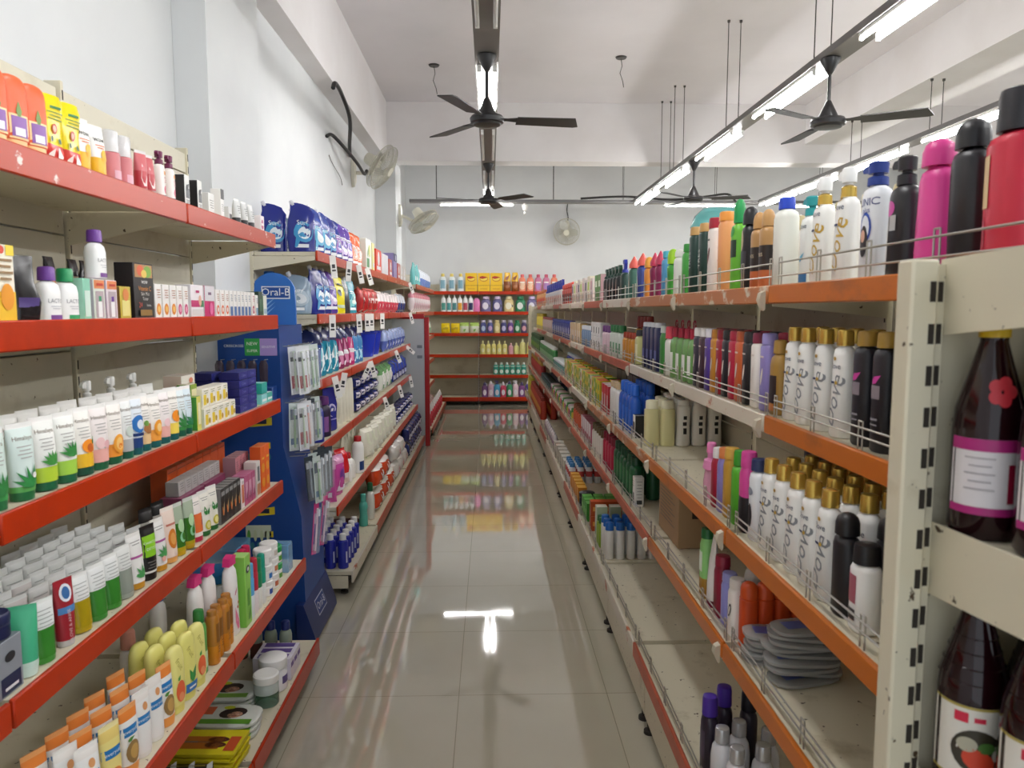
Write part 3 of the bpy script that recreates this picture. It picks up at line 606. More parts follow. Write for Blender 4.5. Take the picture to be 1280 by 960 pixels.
    p = carton('carton_box', .036, .045, .125, '#2a2526', '#7d7c7a', '#8d8d8a', [('leaf', 0, .03, .05, 75, .016, '#b99a6a'), ('leaf', .004, .03, .036, 110, .012, '#d97a3a'), ('rect', -.016, .016, .1, .115, '#8f8f8f')])
    for i in range(5): L(p, 'slim dark carton with flame print', 3, 2.66+.041*i, cat='box')
    L(carton('carton_box', .036, .045, .11, '#e9dfe0', '#d9ccd0', None, [('rect', -.012, .012, .02, .09, '#d77a5a')] + tl(0, .1, .02, 2, .005, '#888')), 'white and pink slim carton', 3, 2.868, cat='box')
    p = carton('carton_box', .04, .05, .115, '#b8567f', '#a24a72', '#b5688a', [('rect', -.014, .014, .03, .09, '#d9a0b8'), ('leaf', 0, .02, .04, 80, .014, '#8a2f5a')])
    for i in range(3): L(p, 'rose pink carton', 3, 2.912+.043*i, cat='box')
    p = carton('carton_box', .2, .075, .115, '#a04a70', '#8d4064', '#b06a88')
    L(p, 'long maroon carton at back', 3, 2.66, dx=.1, cat='box'); L(p, 'long maroon carton beside silver ones', 3, 2.87, dx=.1, cat='box')
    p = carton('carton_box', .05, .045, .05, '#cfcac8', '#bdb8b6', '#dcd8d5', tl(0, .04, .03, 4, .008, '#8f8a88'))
    for i in range(7): L(p, 'small silver carton on maroon ones', 3, 2.60+.055*i, dx=.115, up=.117, cat='box')
    p = carton('carton_box', .05, .05, .14, '#e4ddd6', '#d9d0c8', '#e9e5e0', [('rect', -.02, .02, .004, .05, '#c98a6a'), ('rect', -.012, .012, .06, .12, '#6f6f72')])
    L(p, 'grey and tan standing carton', 3, 3.06, cat='box')
    p = carton('carton_box', .036, .05, .17, '#c77f8a', '#b88a94', '#d5a9b0', tl(0, .15, .02, 5, .008, '#7a4a5a'))
    for i in range(4): L(p, 'tall mauve carton in middle row', 3, 2.992+.04*i, dx=.06, cat='box')
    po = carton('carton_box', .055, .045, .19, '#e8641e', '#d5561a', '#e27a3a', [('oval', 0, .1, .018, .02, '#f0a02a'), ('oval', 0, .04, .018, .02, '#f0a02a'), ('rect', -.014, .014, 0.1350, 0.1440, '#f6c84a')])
    for y in (3.125, 3.185): L(po, 'tall orange carton at shelf end', 3, y, cat='box')
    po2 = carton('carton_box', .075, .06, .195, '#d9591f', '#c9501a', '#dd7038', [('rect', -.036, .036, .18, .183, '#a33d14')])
    for i in range(7): L(po2, 'orange carton in back row', 3, 2.68+.08*i, dx=.18, cat='box')
    for r in range(5):
        for i in range(10):
            y = 1.50+.074*i+.02*(r % 2)
            L([gC, gR, gC, gG, gC][(i*3+r*2) % 5] if i < 4 else [gC, gC, gY][(i+r) % 3], 'gel tube with pale crimp behind front row', 3, y, dx=.058+.05*r, rz=-16+random.uniform(-4, 4), cat='tube', same=True)
    dk = tube('face_wash_tube', .056, .16, '#e4e1dc', '#222', .016, .44, .036, bands=[(0, '#e4e1dc'), (.12, '#232122')], crimp='#1c1b1c')
    for y in (2.05, 2.13): L(dk, 'pale tube with black crimp behind', 3, y+.22, dx=.065, rz=-14, cat='tube')
    # ---- fifth shelf
    ev = tube('scrub_tube', .056, .165, '#f4f2ee', '#f0a050', .012, .46, .036, bands=[(0, '#f0a050'), (.025, '#f4f2ee'), (.132, '#e8863a')], D=[('rect', -.027, .027, .095, .118, '#2277b8'), ('text', 'everyuth', 0, .1065, .0125, '#f4f6f8'), ('oval', 0, .055, .02, .028, '#9a7a4a'), ('oval', .002, .055, .013, .018, '#c9a05a'), ('leaf', -.014, .085, .02, 20, .01, '#4f8a3c')], crimp='#f0a868')
    ew = tube('scrub_tube', .056, .165, '#f5f4f1', '#f0efe9', .012, .46, .036, bands=[(.14, '#f1ece6')], D=[('rect', -.027, .027, .085, .106, '#2a7fc0'), ('text', 'everyuth', 0, .0955, .0125, '#f4f6f8'), ('oval', .004, .125, .008, .01, '#e0a06a')], crimp='#f3f0ea')
    ey = tube('scrub_tube', .056, .165, '#f0df8a', '#f0a050', .012, .46, .036, bands=[(.13, '#ecd27a')], D=[('rect', -.027, .027, .09, .112, '#2277b8'), ('text', 'everyuth', 0, .101, .0125, '#f4f6f8'), ('oval', 0, .045, .018, .022, '#e58a3c')], crimp='#f3e6a8')
    for y, dx in ((1.62, .10), (1.70, .10), (1.78, .10), (1.70, .05), (1.86, .10), (1.79, .05)): L(ev, 'white scrub tube with orange crimp', 4, y-.02, dx=dx, rz=-24, cat='tube')
    for y, dx in ((1.62, .05), (1.62, .0)): L(ew, 'plain white scrub tube facing away', 4, y, dx=dx, rz=-24, cat='tube')
    L(ey, 'pale yellow scrub tube', 4, 1.705, dx=.0, rz=-20, cat='tube')
    L(ev, 'orange crimped tube in front row', 4, 1.785, dx=.0, rz=-16, cat='tube')
    for y in (1.855, 1.925): L(ew, 'white scrub tube with blue band', 4, y, dx=.0, rz=-16, cat='tube')
    L(ev, 'orange crimped tube beside yellow bottles', 4, 1.99, dx=.0, rz=-16, cat='tube')
    for y, dx in ((1.86, .05), (1.94, .05), (1.94, .1)): L(ev, 'white scrub tube in middle row', 4, y+.005, dx=dx, rz=-20, cat='tube')
    yb = paddle('hand_wash_bottle', .066, .04, .19, '#e9e382', '#e3dc78', [('text', 'fruit', 0, .135, .022, '#b5ac4a', -60), ('leaf', .0, .05, .045, 60, .02, '#2f8a4a'), ('leaf', .005, .05, .04, 110, .018, '#3f9a4a'), ('rect', -.024, .024, .022, .048, '#3a7fc4'), ('rect', -.014, .014, 0.0318, 0.0376, '#f4f4f0')])
    yo = paddle('hand_wash_bottle', .062, .04, .185, '#ece58c', '#e3dc78', [('text', 'fruit', 0, .135, .022, '#b5ac4a', -60), ('oval', 0, .06, .018, .03, '#e8683c'), ('oval', .0, .045, .01, .012, '#f09a6a'), ('leaf', -.008, .092, .016, 60, .01, '#4f9a45')])
    L(yo, 'pale yellow bottle with orange fruit', 4, 2.055, rz=-14); L(yb, 'pale yellow bottle with blue label', 4, 2.13, rz=-14); L(yo, 'pale yellow bottle beside blue labelled one', 4, 2.205, rz=-14)
    for y, dx in ((2.05, .05), (2.13, .05), (2.21, .05), (2.07, .1), (2.16, .1)): L(yb, 'pale yellow bottle in back rows', 4, y, dx=dx, rz=-14)
    L(bottle('lotion_bottle', .05, .04, .2, '#3f8f45', '#2d7a38', .04, bands=[(.05, '#5aa04a')], cw=.34, D=[('rect', -.018, .018, .02, .07, '#c9dfb5')]), 'green lotion bottle beside yellow ones', 4, 2.27, dx=.015)
    L(bottle('lotion_bottle', .055, .045, .17, '#f2efec', '#cf8f7c', .055, e=2.2, cw=.4, sh=.2, style='flip', D=[('rect', -.015, .015, .02, .06, '#d9a59a')]), 'white bottle with terracotta cap', 4, 2.2, dx=.19)
    am = bottle('oil_bottle', .04, .04, .17, '#b8792a', '#a86f28', .015, e=2.3, neck=.8, sh=.06, cw=.42, bands=[(0, '#d98a1e'), (.06, '#b8792a')], D=[('rect', -.013, .013, .07, .13, '#8a5a22')] + tl(0, .055, .02, 3, .008, '#6a4218'))
    for i in range(4): L(am, 'amber bottle in a white tray', 4, 2.335+.046*i, dx=.006 if i % 2 else .0)
    pk = bottle('lotion_bottle', .07, .05, .275, '#f3f1ee', '#d9387f', .035, e=2.3, cw=.36, sh=.2, taper=.85, style='fin', D=[('leaf', .004, .02, .08, 100, .022, '#e07a9a'), ('leaf', -.008, .14, .03, 60, .006, '#c9507a'), ('oval', .01, .11, .004, .005, '#c0392b'), ('oval', .004, .095, .004, .005, '#c0392b')])
    pr = bottle('lotion_bottle', .07, .05, .275, '#f1ece8', '#d9387f', .035, e=2.3, cw=.36, sh=.2, taper=.85, style='fin', D=[('rect', -.028, .028, .06, .1, '#a83a3a'), ('rect', -.028, .028, .02, .058, '#5f9a4a')])
    for y, dx in ((2.36, .055), (2.455, .05)): L(pr, 'pink capped white bottle set behind', 4, y, dx=dx, rz=-8)
    L(pk, 'white lotion bottle with pink flower', 4, 2.545, dx=.012, rz=-8)
    L(bottle('lotion_bottle', .058, .045, .24, '#e9e6df', '#2f7fb5', .035, cw=.36, sh=.2), 'grey white bottle with blue cap', 4, 2.33, dx=.16)
    L(carton('carton_box', .058, .05, .25, '#8fce5a', '#7fc04a', '#a5d97a', [('oval', 0, .2, .018, .014, '#22303a'), ('oval', .002, .2, .01, .007, '#e9ece9'), ('rect', -.01, .012, .07, .13, '#5aa03a'), ('leaf', 0, .02, .05, 70, .02, '#4f9a3a')]), 'lime green tall carton', 4, 2.62, cat='box')
    for k, (c1, c2, y, h, dsc) in enumerate((('#5aa7d9', '#e9f0f4', 2.68, .2, 'blue and white'), ('#b8293f', '#f0e9e9', 2.725, .205, 'crimson'), ('#1f7a4f', '#eef0ea', 2.77, .19, 'dark green'), ('#1f9a80', '#eef2f0', 2.815, .19, 'teal'))):
        L(bottle('roll_on_bottle', .034, .03, h, c2, c1, .05, cw=.46, sh=.06, neck=.85, bands=[(h*.42, c1)]), f'{dsc} slim bottle', 4, y)
    p = bottle('roll_on_bottle', .036, .034, .23, '#eef0ea', '#c0214f', .05, cw=.5, neck=.9, sh=.04)
    for i in range(3): L(p, 'white bottle with crimson cap behind', 4, 2.7+.045*i, dx=.045)
    wp = jar('cream_jar', .07, .15, '#f3f1ee', '#2f86c9', .035, D=tl(0, .09, .07, 3, .012, '#c9c6c2', .004))
    L(wp, 'big white tub with blue lid', 4, 2.76, dx=.1, cat='jar')
    for k, (y, up) in enumerate(((2.895, 0), (2.895, .062), (2.895, .124))):
        L(jar('cream_jar', .034, .06, '#f1efec', ['#e9e6e2', '#f1efec', '#f4f2ef'][k], .02, D=[('rect', -.018, .018, .008, .028, ['#2f4f9a', '#2f74bd', '#d9d6d2'][k])]), 'white jar with ' + ['navy label', 'blue label', 'plain label'][k] + ', stacked,', 4, y, up=up, cat='jar')
        L(jar('cream_jar', .034, .06, '#f1efec', ['#e9e6e2', '#f1efec', '#eceae6'][k], .02, D=[('rect', -.02, .02, .01, .03, ['#b86a4a', '#c9805a', '#c9bdb2'][k])]), 'white jar with ' + ['brown label', 'tan label', 'beige label'][k] + ', stacked,', 4, 2.975, up=up, cat='jar')
    for k in range(2): L(jar('cream_jar', .04, .07, '#f1efea', '#1f9a4f', .025, D=[('rect', -.02, .02, .01, .03, '#5aa03a')]), ['lower', 'upper'][k] + ' white jar with green lid', 4, 3.065, up=.072*k, dx=.01, cat='jar')
    cb = MB(); cb.box(-.09, .09, -.06, .06, 0, .17, clear('#7fb4dc', .1, .45), .004)
    L(Proto('storage_case', cb.done('storage_case'), dims=(.18, .12, .17)), 'clear blue plastic case', 4, 3.0, dx=.14, cat='case')
    cb = MB(); cb.box(-.035, .035, -.05, .05, 0, .12, clear('#8fbfe4', .1, .45), .004)
    L(Proto('storage_case', cb.done('storage_case'), dims=(.07, .1, .12)), 'small clear blue case at end', 4, 3.165, cat='case')
    # ---- base shelf
    cards = MB(); cards.box(-.05, .05, -.002, .002, 0, .15, '#3a2a22', 0); cards.rect(lambda x, z: Vector((x, -.0026, z)), -.03, .03, .02, .09, '#a8642a'); cards.prism([(.028, .125), (.047, .125), (.05, .162), (.033, .15)], -.0028, -.0021, '#eceae4'); cards.prism([(-.05, .145), (.028, .145), (.028, .15), (-.05, .15)], -.0028, -.0021, '#8a7a2c')
    pc = Proto('comb_card', cards.done('comb_card'), dims=(.1, .006, .15))
    for r in range(2):
        for i in range(7): good(pc, 'dark carded comb with white tip', 'near left rack base shelf', (-.86-.052*i, 2.06+.12*r, LZ[5]+.001), 0, 'card', 0, 0, True)
    y4 = MB(); y4.box(-.115, .115, -.07, .07, 0, .006, '#d9cb1e', 0); f = lambda x, z: Vector((x, z, .0068))
    y4.rect(f, -.115, .05, -.04, .03, '#b5691e'); y4.oval(f, .035, .012, .035, .016, '#5a2a22'); y4.oval(f, .035, -.018, .035, .016, '#5a2a22'); y4.oval(f, .04, .012, .02, .008, '#a8632a'); y4.oval(f, .04, -.018, .02, .008, '#a8632a'); y4.rect(f, -.1, .01, -.006, .003, '#8d8d8d'); y4.rect(f, .07, .105, -.05, .03, '#c9502a')
    ps = Proto('scissor_card', y4.done('scissor_card'), dims=(.23, .14, .008))
    for i in range(9): good(ps, 'yellow carded scissors lying in a stack', 'near left rack base shelf', (-.93+.004*(i % 3), 2.42+.006*(i % 2), LZ[5]+.0015+.0085*i), math.radians(-6+2*(i % 3)), 'card', 0, 0, True)
    def face_pack(c, seed):
        m = MB(); R = [(0, .11, .07, 3), (.004, .118, .076, 3.4), (.012, .118, .076, 3.4), (.016, .11, .07, 3)]
        m.loft(R, '#cfd3cc', 24, capt=True); f = lambda x, z: Vector((x, z, .0168))
        m.rect(f, -.1, .1, -.06, -.03, c); m.oval(f, .02, .01, .048, .034, '#2e211d', 15); m.oval(f, .03, -.002, .026, .02, '#d6a184', 15); m.oval(f, .04, .0, .006, .003, '#f0e9e4'); m.oval(f, .03, -.012, .008, .003, '#b24a44'); m.rect(f, -.09, -.05, .0, .05, '#c9603a'); m.oval(f, -.005, .045, .02, .012, '#c9d22a')
        return Proto('hair_colour_pack', m.done('hair_colour_pack'), dims=(.236, .152, .017))
    g1, g2 = face_pack('#5f9a2c', 1), face_pack('#7fae45', 2)
    for i in range(3): good(g1, 'flat hair colour pack with portrait', 'near left rack base shelf', (-.93, 2.6+.012*i, LZ[5]+.0015+.0175*i), math.radians(4-3*i), 'packet', 0, 0, True)
    for i in range(3): good(g2, 'flat green pack behind white jar', 'near left rack base shelf', (-1.0, 2.80, LZ[5]+.0015+.0175*i), math.radians(10-5*i), 'packet', 0, 0, True)
    L(jar('cream_jar', .045, .12, clear('#e6efe8', .12), '#f1f0ec', .03, bands=[(0, clear('#2f6a4f', .12)), (.05, clear('#dfe9e2', .12))]), 'clear jar with green gel', 5, 2.79, cat='jar')
    L(jar('cream_jar', .052, .13, '#efedf0', '#f4f3f2', .04, D=[('rect', -.03, .03, .03, .06, '#5a4a86')]), 'round white jar with domed lid', 5, 2.905, cat='jar')
    p = carton('carton_box', .045, .15, .09, '#e9e4ee', '#e1dbe8', '#e6e0ec', [('rect', -.02, .02, .05, .07, '#6a4f9a')], [('rect', -.05, .05, .06, .078, '#6a4f9a')] + tl(0, .05, .09, 4, .01, '#8a7aa8'), [('rect', -.018, .018, -.06, .06, '#5f4690')])
    for y in (2.985, 3.035, 3.085): L(p, 'white and purple carton lying deep', 5, y, cat='box')
    p = bottle('oil_bottle', .05, .05, .16, '#5a2f2a', '#1d2a6a', .035, cw=.4, sh=.2, neck=.34, bands=[(0, '#5a2f2a'), (.07, '#8d9a8a')], D=[('rect', -.02, .02, .01, .05, '#3a6a3a')])
    for i in range(5): good(p, 'dark bottle with navy cap', 'near left rack base shelf', (-.87-.062*i, 3.165, LZ[5]+.001), PI/2, 'bottle')

# ================================================================== FAR LEFT RACK
def far_left():
    nv, wt = '#1c2a86', '#eef0f3'
    def refill(c1, c2, c3, word, seed, w=.15, h=.27, spout='#e9e9ee'):
        return pouch('refill_pouch', w, .075, h, c1, bands=[(0, c1), (h*.68, c1)], D=[('oval', w*.1, h*.42, w*.34, h*.22, c2, 20), ('oval', w*.14, h*.4, w*.22, h*.13, c3, 20), ('leaf', -w*.2, h*.1, h*.5, 70, w*.16, c2), ('rect', -w*.2, w*.26, h*.1, h*.17, wt)] + ([('text', word, w*.04, h*.60, w*.24, wt)] if word else tl(w*.04, h*.62, w*.4, 2, h*.05, wt, h*.02)), spout=spout, slant=.5, seed=seed)
    a = refill(nv, '#2f8fc4', '#e3edf3', 'Surf', 1); b = refill('#1f3f9a', '#4fb0d8', '#f0f4f6', 'Surf', 2); c = refill('#23348f', '#8a4fae', '#e9e4f0', '', 3)
    d = refill('#5a3a9a', '#c9b5dc', '#f1eef5', '', 4); e = refill('#e2683c', '#f0b39a', '#f4efec', '', 5, .14, .25)
    g = refill('#8fa3b5', '#b9c9d5', '#e9eef2', 'Surf', 6, .15, .22)
    where = 'far left rack top shelf'
    for X, y in ((-1.2, 4.22), (-1.04, 4.2)): good(a, 'navy refill pouch at rack end', where, (X, y, LZ[0]+.001), .15, 'pouch')
    good(g, 'silver blue refill pouch between navy ones', where, (-1.19, 4.42, LZ[0]+.001), .3, 'pouch')
    for p, ds, y in ((b, 'blue and white detergent pouch', 4.42), (b, 'blue and white detergent pouch', 4.60), (a, 'navy pouch behind blue ones', 4.78), (c, 'blue pouch with violet swirl', 4.96), (d, 'purple and white refill pouch', 5.16), (d, 'purple and white refill pouch', 5.34), (e, 'orange fabric care pouch', 5.54), (e, 'orange fabric care pouch', 5.72)): M_(p, ds, 0, y, rz=-25, cat='pouch', dx=.03)
    for p, ds, y in ((a, 'navy pouch in back row', 4.58), (a, 'navy pouch in back row', 4.78), (c, 'violet pouch in back row', 4.98), (e, 'orange pouch in back row', 5.62)): M_(p, ds, 0, y, rz=-20, cat='pouch', dx=.16)
    bx = lambda c1, c2, h, w=.2, D=None, sd=None: carton('detergent_box', w, .11, h, c1, sd or c1, c2, D or [('oval', 0, h*.62, w*.2, w*.2, '#e9e9ee'), ('rect', -w*.35, w*.35, h*.15, h*.3, '#e9e9ee')])
    M_(bx('#eef0ea', '#3a4a3a', .24, .26, [('rect', -.1, .02, .02, .09, '#4f8f5a'), ('oval', .04, .15, .05, .05, '#dfe08a'), ('leaf', -.06, .1, .1, 60, .04, '#6fa84f')], '#e3e6da'), 'white and green detergent box', 0, 5.96, cat='box')
    M_(bx('#f0e9a8', '#e3dc8a', .23, .1), 'pale yellow box beside green one', 0, 6.2, cat='box')
    M_(bx('#d9402c', '#23307a', .2, .3), 'red and navy detergent box', 0, 6.48, cat='box')
    for y in (6.78, 6.98): M_(bx('#eceaf0', '#dcd9e4', .19, .18), 'white and lilac detergent box', 0, y, cat='box')
    M_(bx('#8f84b8', '#2a2a6a', .25, .26, [('rect', -.13, .13, .17, .249, '#22255f'), ('oval', .04, .21, .03, .03, '#d9d9e6')]), 'tall navy and lavender box', 0, 7.6, cat='box')
    for y in (7.25, 7.9, 8.15, 8.4): M_(bx('#c9605a' if y < 8 else '#d9d4d0', '#b9a0a0', .17, .2), ('red' if y < 8 else 'pale') + ' box toward rack end', 0, y, cat='box')
    # second shelf
    L2w = 'far left rack second shelf'
    good(g, 'silver blue refill pouch at rack end', L2w, (-1.07, 4.2, LZ[1]+.001), .1, 'pouch')
    good(bottle('detergent_bottle', .09, .06, .24, '#2a6fb0', '#1f5fae', .03, D=[('rect', -.03, .03, .05, .12, '#dfe9f0')]), 'blue bottle beside silver pouch', L2w, (-1.225, 4.2, LZ[1]+.001), .0, 'bottle')
    for p, ds, y in ((a, 'navy refill pouch with white spout', 4.42), (a, 'navy refill pouch with white spout', 4.6), (d, 'dark purple refill pouch', 4.78)): M_(p, ds, 1, y, rz=-22, cat='pouch', dx=.03)
    M_(pouch('refill_pouch', .16, .07, .25, '#f0e21c', D=[('oval', 0, .14, .022, .022, '#3a3a2a'), ('rect', -.05, .05, .04, .06, '#c9d9c0'), ('rect', -.03, .05, .19, .2, '#3a3a2a')], slant=.5, seed=8), 'bright yellow refill pouch', 1, 5.0, rz=-22, cat='pouch', dx=.03)
    M_(pouch('refill_pouch', .15, .07, .24, '#26282a', slant=.4, seed=9), 'black refill pouch', 1, 5.19, rz=-22, cat='pouch', dx=.03)
    M_(refill('#2f8fa4', '#7fcfd4', '#eef3ea', '', 10, .17, .25), 'teal and white refill pouch', 1, 5.42, rz=-22, cat='pouch', dx=.03)
    pr = packet('sanitary_pack', .2, .09, .2, '#b32a2c', [(.15, '#c94a44')], [('rect', -.06, .06, .08, .12, '#e3c9c5')], 11)
    for i in range(4): M_(pr, 'dark red pillow pack', 1, 5.72+.215*i, rz=random.uniform(-8, 8), cat='pack')
    p2 = packet('sanitary_pack', .18, .09, .19, '#d9485a', [(.1, '#f0e4e4')], [('leaf', -.03, .02, .14, 70, .05, '#f4f0f0')], 12)
    for i in range(7): M_(p2, 'red and white pillow pack', 1, 6.62+.195*i, rz=random.uniform(-8, 8), cat='pack')
    p3 = packet('sanitary_pack', .18, .09, .2, '#2a3f7a', [(.1, '#dfe4ee')], None, 13)
    for i in range(3): M_(p3, 'navy and white pillow pack', 1, 8.05+.2*i, cat='pack')
    # third shelf
    t = lambda c1, c2, c3, sd: pouch('refill_pouch', .14, .06, .27, c1, bands=[(.2, '#232a5a')], D=[('leaf', -.03, .02, .2, 70, .07, c2), ('leaf', .02, .03, .17, 95, .05, c3), ('rect', -.03, .045, .09, .12, '#f0f2f4')], spout='#e9e9ee', slant=.45, seed=sd)
    tt, tp, tb = t('#1f86a4', '#e6eef0', '#7fc4d4', 14), t('#8a2a5a', '#e9dce6', '#c97aa0', 15), t('#3f7fb5', '#c9dfee', '#8fd0e0', 16)
    good(t('#24468f', '#4f9ac4', '#c9dfe6', 17), 'dark teal pouch at rack end', 'far left rack third shelf', (-1.02, 4.2, LZ[2]+.001), .1, 'pouch')
    good(t('#1f2f5f', '#3f7fa4', '#a9c9d6', 18), 'navy teal pouch at rack end', 'far left rack third shelf', (-1.18, 4.2, LZ[2]+.001), .1, 'pouch')
    for p, ds, y in ((tt, 'teal fabric softener pouch', 4.36), (tt, 'teal fabric softener pouch', 4.54), (tt, 'teal fabric softener pouch', 4.72), (tp, 'maroon fabric softener pouch', 4.9), (tp, 'maroon fabric softener pouch', 5.08), (t('#b52a6a', '#f0e0ea', '#d97aa4', 19), 'magenta and white pouch', 5.27), (tb, 'light blue refill pouch', 5.46), (tb, 'light blue refill pouch', 5.62)): M_(p, ds, 2, y, rz=-22, cat='pouch', dx=.02)
    for i in range(6): M_(tt if i < 3 else tp, 'refill pouch in back row', 2, 4.42+.18*i+(.15 if i > 2 else 0), rz=-20, cat='pouch', dx=.14, same=True)
    tub = MB(); R = [(0, .115, .115, 2), (.01, .12, .12, 2), (.19, .145, .145, 2), (.2, .157, .157, 2), (.205, .157, .157, 2), (.2, .14, .14, 2), (.02, .115, .115, 2)]
    tub.loft(R, mat('#2337b0', .25), 32, capt=True)
    M_(Proto('wash_tub', tub.done('wash_tub'), dims=(.31, .31, .2)), 'round blue plastic wash tub', 2, 6.25, dx=-.01, cat='tub')
    good(Proto('wash_tub', GOODS[-1][0].data, dims=(.31, .31, .2)), 'second blue tub beyond the other', 'far left rack third shelf', (-1.11, 6.62, LZ[2]+.001), 0, 'tub')
    p4 = packet('wipes_pack', .2, .09, .2, '#5a6ab5', [(.1, '#9fb0dc')], [('leaf', -.05, .03, .15, 60, .05, '#e3e8f4'), ('oval', .03, .1, .04, .04, '#2f4fae')], 20)
    for i in range(7): M_(p4, 'blue and lilac wipes pack', 2, 7.0+.22*i, rz=random.uniform(-8, 8), cat='pack')
    # fourth shelf
    good(bottle('cleaner_bottle', .11, .08, .25, '#1f2f9a', '#3a2a5f', .045, e=2.2, cw=.34, sh=.2, D=[('rect', .02, .045, .03, .15, '#b9a4c4')]), 'big navy blue cleaner bottle', 'far left rack fourth shelf', (-1.0, 4.2, LZ[3]+.001), .3, 'bottle')
    M_(bottle('cleaner_bottle', .1, .07, .24, '#2a2140', '#6a2f7a', .05, cw=.36, sh=.2, D=[('rect', -.04, .0, .03, .12, '#8a5a9a')]), 'black and purple cleaner bottle', 3, 4.40, rz=-20)
    M_(pouch('refill_pouch', .16, .06, .27, '#2a2f8a', D=[('oval', .0, .13, .04, .04, '#c9c4e4'), ('oval', .0, .13, .028, .028, '#2a2f8a'), ('rect', -.012, .012, .118, .142, '#e3e0ee'), ('rect', -.05, .05, .07, .078, '#8a84c4')], seed=21), 'indigo pouch with round emblem', 3, 4.60, rz=-22, cat='pouch', dx=.02)
    pw = packet('glove_pack', .13, .03, .27, '#e9e6d6', None, [('rect', -.03, .03, .02, .16, '#d5d4c0'), ('rect', -.02, .02, .18, .2, '#8a8f7a')], 22)
    for i in range(5): M_(pw, 'cream coloured hanging glove pack', 3, 4.82+.10*i, rz=-40, cat='pack', dx=.04)
    pn = packet('diaper_pack', .2, .12, .085, '#232a66', None, [('rect', -.08, -.03, .02, .06, '#d9d4dc'), ('rect', .0, .06, .03, .06, '#cfc4cf')], 23)
    for i in range(5):
        for k in range(3): M_(pn, 'navy pack stacked flat', 3, 5.5+.21*i, up=.088*k, cat='pack', same=True)
    pg = packet('diaper_pack', .24, .12, .25, '#e6ebe0', [(.17, '#7fb87a')], [('oval', 0, .14, .06, .06, '#f4f4ee'), ('leaf', -.02, .02, .1, 80, .05, '#4f9a4a'), ('rect', .03, .09, .03, .1, '#4fa0d0')], 24)
    for i in range(3): M_(pg, 'green and white pack', 3, 6.7+.25*i, cat='pack')
    pb = packet('diaper_pack', .24, .12, .24, '#26348a', [(.12, '#3f55b0')], [('rect', -.08, .06, .05, .1, '#c9d0e8')], 25)
    for i in range(5): M_(pb, 'upright royal blue pack', 3, 7.5+.245*i, cat='pack')
    # fifth shelf
    wb = bottle('bleach_bottle', .1, .1, .17, '#eceae6', '#b0242c', .04, e=2, cw=.24, sh=.35, neck=.3)
    for k, X in enumerate((-1.18, -1.06, -.94)):
        for y in (4.72, 4.84): good(wb, 'white round bottle with red cap', 'far left rack fifth shelf', (X, y, LZ[4]+.001), .2, 'bottle')
    M_(bottle('bleach_bottle', .09, .07, .25, '#f0f0ee', '#c02a30', .035, cw=.3, sh=.2, D=[('rect', -.03, .03, .02, .08, '#23407a')]), 'tall white bottle with blue label', 4, 5.0, rz=-20, dx=-.01)
    pm = packet('sanitary_pack', .13, .07, .24, '#c94fa0', [(.19, '#e0a0c8')], [('leaf', -.02, .03, .16, 70, .05, '#e9c4dc'), ('oval', .01, .12, .03, .04, '#7a3a9a'), ('rect', -.04, .04, .03, .06, '#e6dcea')], 26)
    for X, y in ((-1.21, 4.18), (-1.08, 4.17), (-.945, 4.19)): good(pm, 'magenta packet at rack end', 'far left rack fifth shelf', (X, y, LZ[4]+.001), .2, 'pack')
    for y in (4.37,): M_(pm, 'magenta packet facing the aisle', 4, y, rz=-20, cat='pack')
    prd = packet('sanitary_pack', .13, .08, .25, '#d01f26', [(.0, '#e8e4e0'), (.1, '#d01f26')], [('rect', -.04, .04, .03, .07, '#d9c4b5')], 27)
    for y, dx in ((4.52, 0), (4.52, .1), (4.36, .12), (4.36, .22)): M_(prd, 'red and white crinkled packet', 4, y, rz=-20, dx=dx, cat='pack')
    pgl = packet('glove_pack', .2, .08, .235, '#e6e4d4', None, [('oval', 0, .16, .055, .055, '#d9dcc4'), ('leaf', -.03, .01, .13, 85, .05, '#5fa045'), ('rect', .02, .08, .02, .07, '#d9e0d4')], 28)
    for i in range(7): M_(pgl, 'cream and green scrubber pack', 4, 5.45+.215*i, rz=-18, cat='pack')
    for k in range(4): M_(pw, 'cream packet lying behind bottles', 4, 5.25+.13*k, dx=.16, cat='pack', same=True)
    for i in range(7): M_(pn, 'navy pack lying near the corner', 4, 7.05+.22*i, up=0, cat='pack'); M_(pn, 'navy pack on top of another', 4, 7.05+.22*i, up=.088, cat='pack')
    # base shelf
    bb = bottle('phenyl_bottle', .06, .06, .2, '#1c2696', '#e6e6e3', .036, e=2, cw=.34, sh=.08, neck=.6, D=[('rect', .002, .012, .035, .1, '#c4cbe6')])
    for r in range(5):
        for k in range(4):
            good(bb, 'royal blue bottle with white cap', 'far left rack base shelf', (-.845-.072*k-.03*(r % 2)*0, 4.16+.088*r, LZ[5]+.001), PI/2-.9, 'bottle', 0, 0, True)
    M_(bottle('phenyl_bottle', .07, .06, .22, '#5ab8a8', '#5ab8a8', .05, e=2, cw=.3, sh=.25, waist=.15), 'turquoise waisted bottle', 5, 5.0, dx=.04)
    M_(bottle('phenyl_bottle', .07, .06, .26, '#eceae2', '#1f5f35', .06, e=2.3, cw=.3, sh=.3, neck=.3), 'white bottle with dark green cap', 5, 5.17, dx=.02)
    tr = MB(); tr.loft([(0, .1, .06, 3), (.004, .12, .075, 3), (.02, .13, .085, 3), (.022, .12, .075, 3)], '#4a1a22', 24, capt=True)
    good(Proto('plastic_tray', tr.done('plastic_tray'), dims=(.26, .17, .022)), 'dark maroon tray behind blue bottles', 'far left rack base shelf', (-1.02, 5.02, LZ[5]+.001), .2, 'tray')
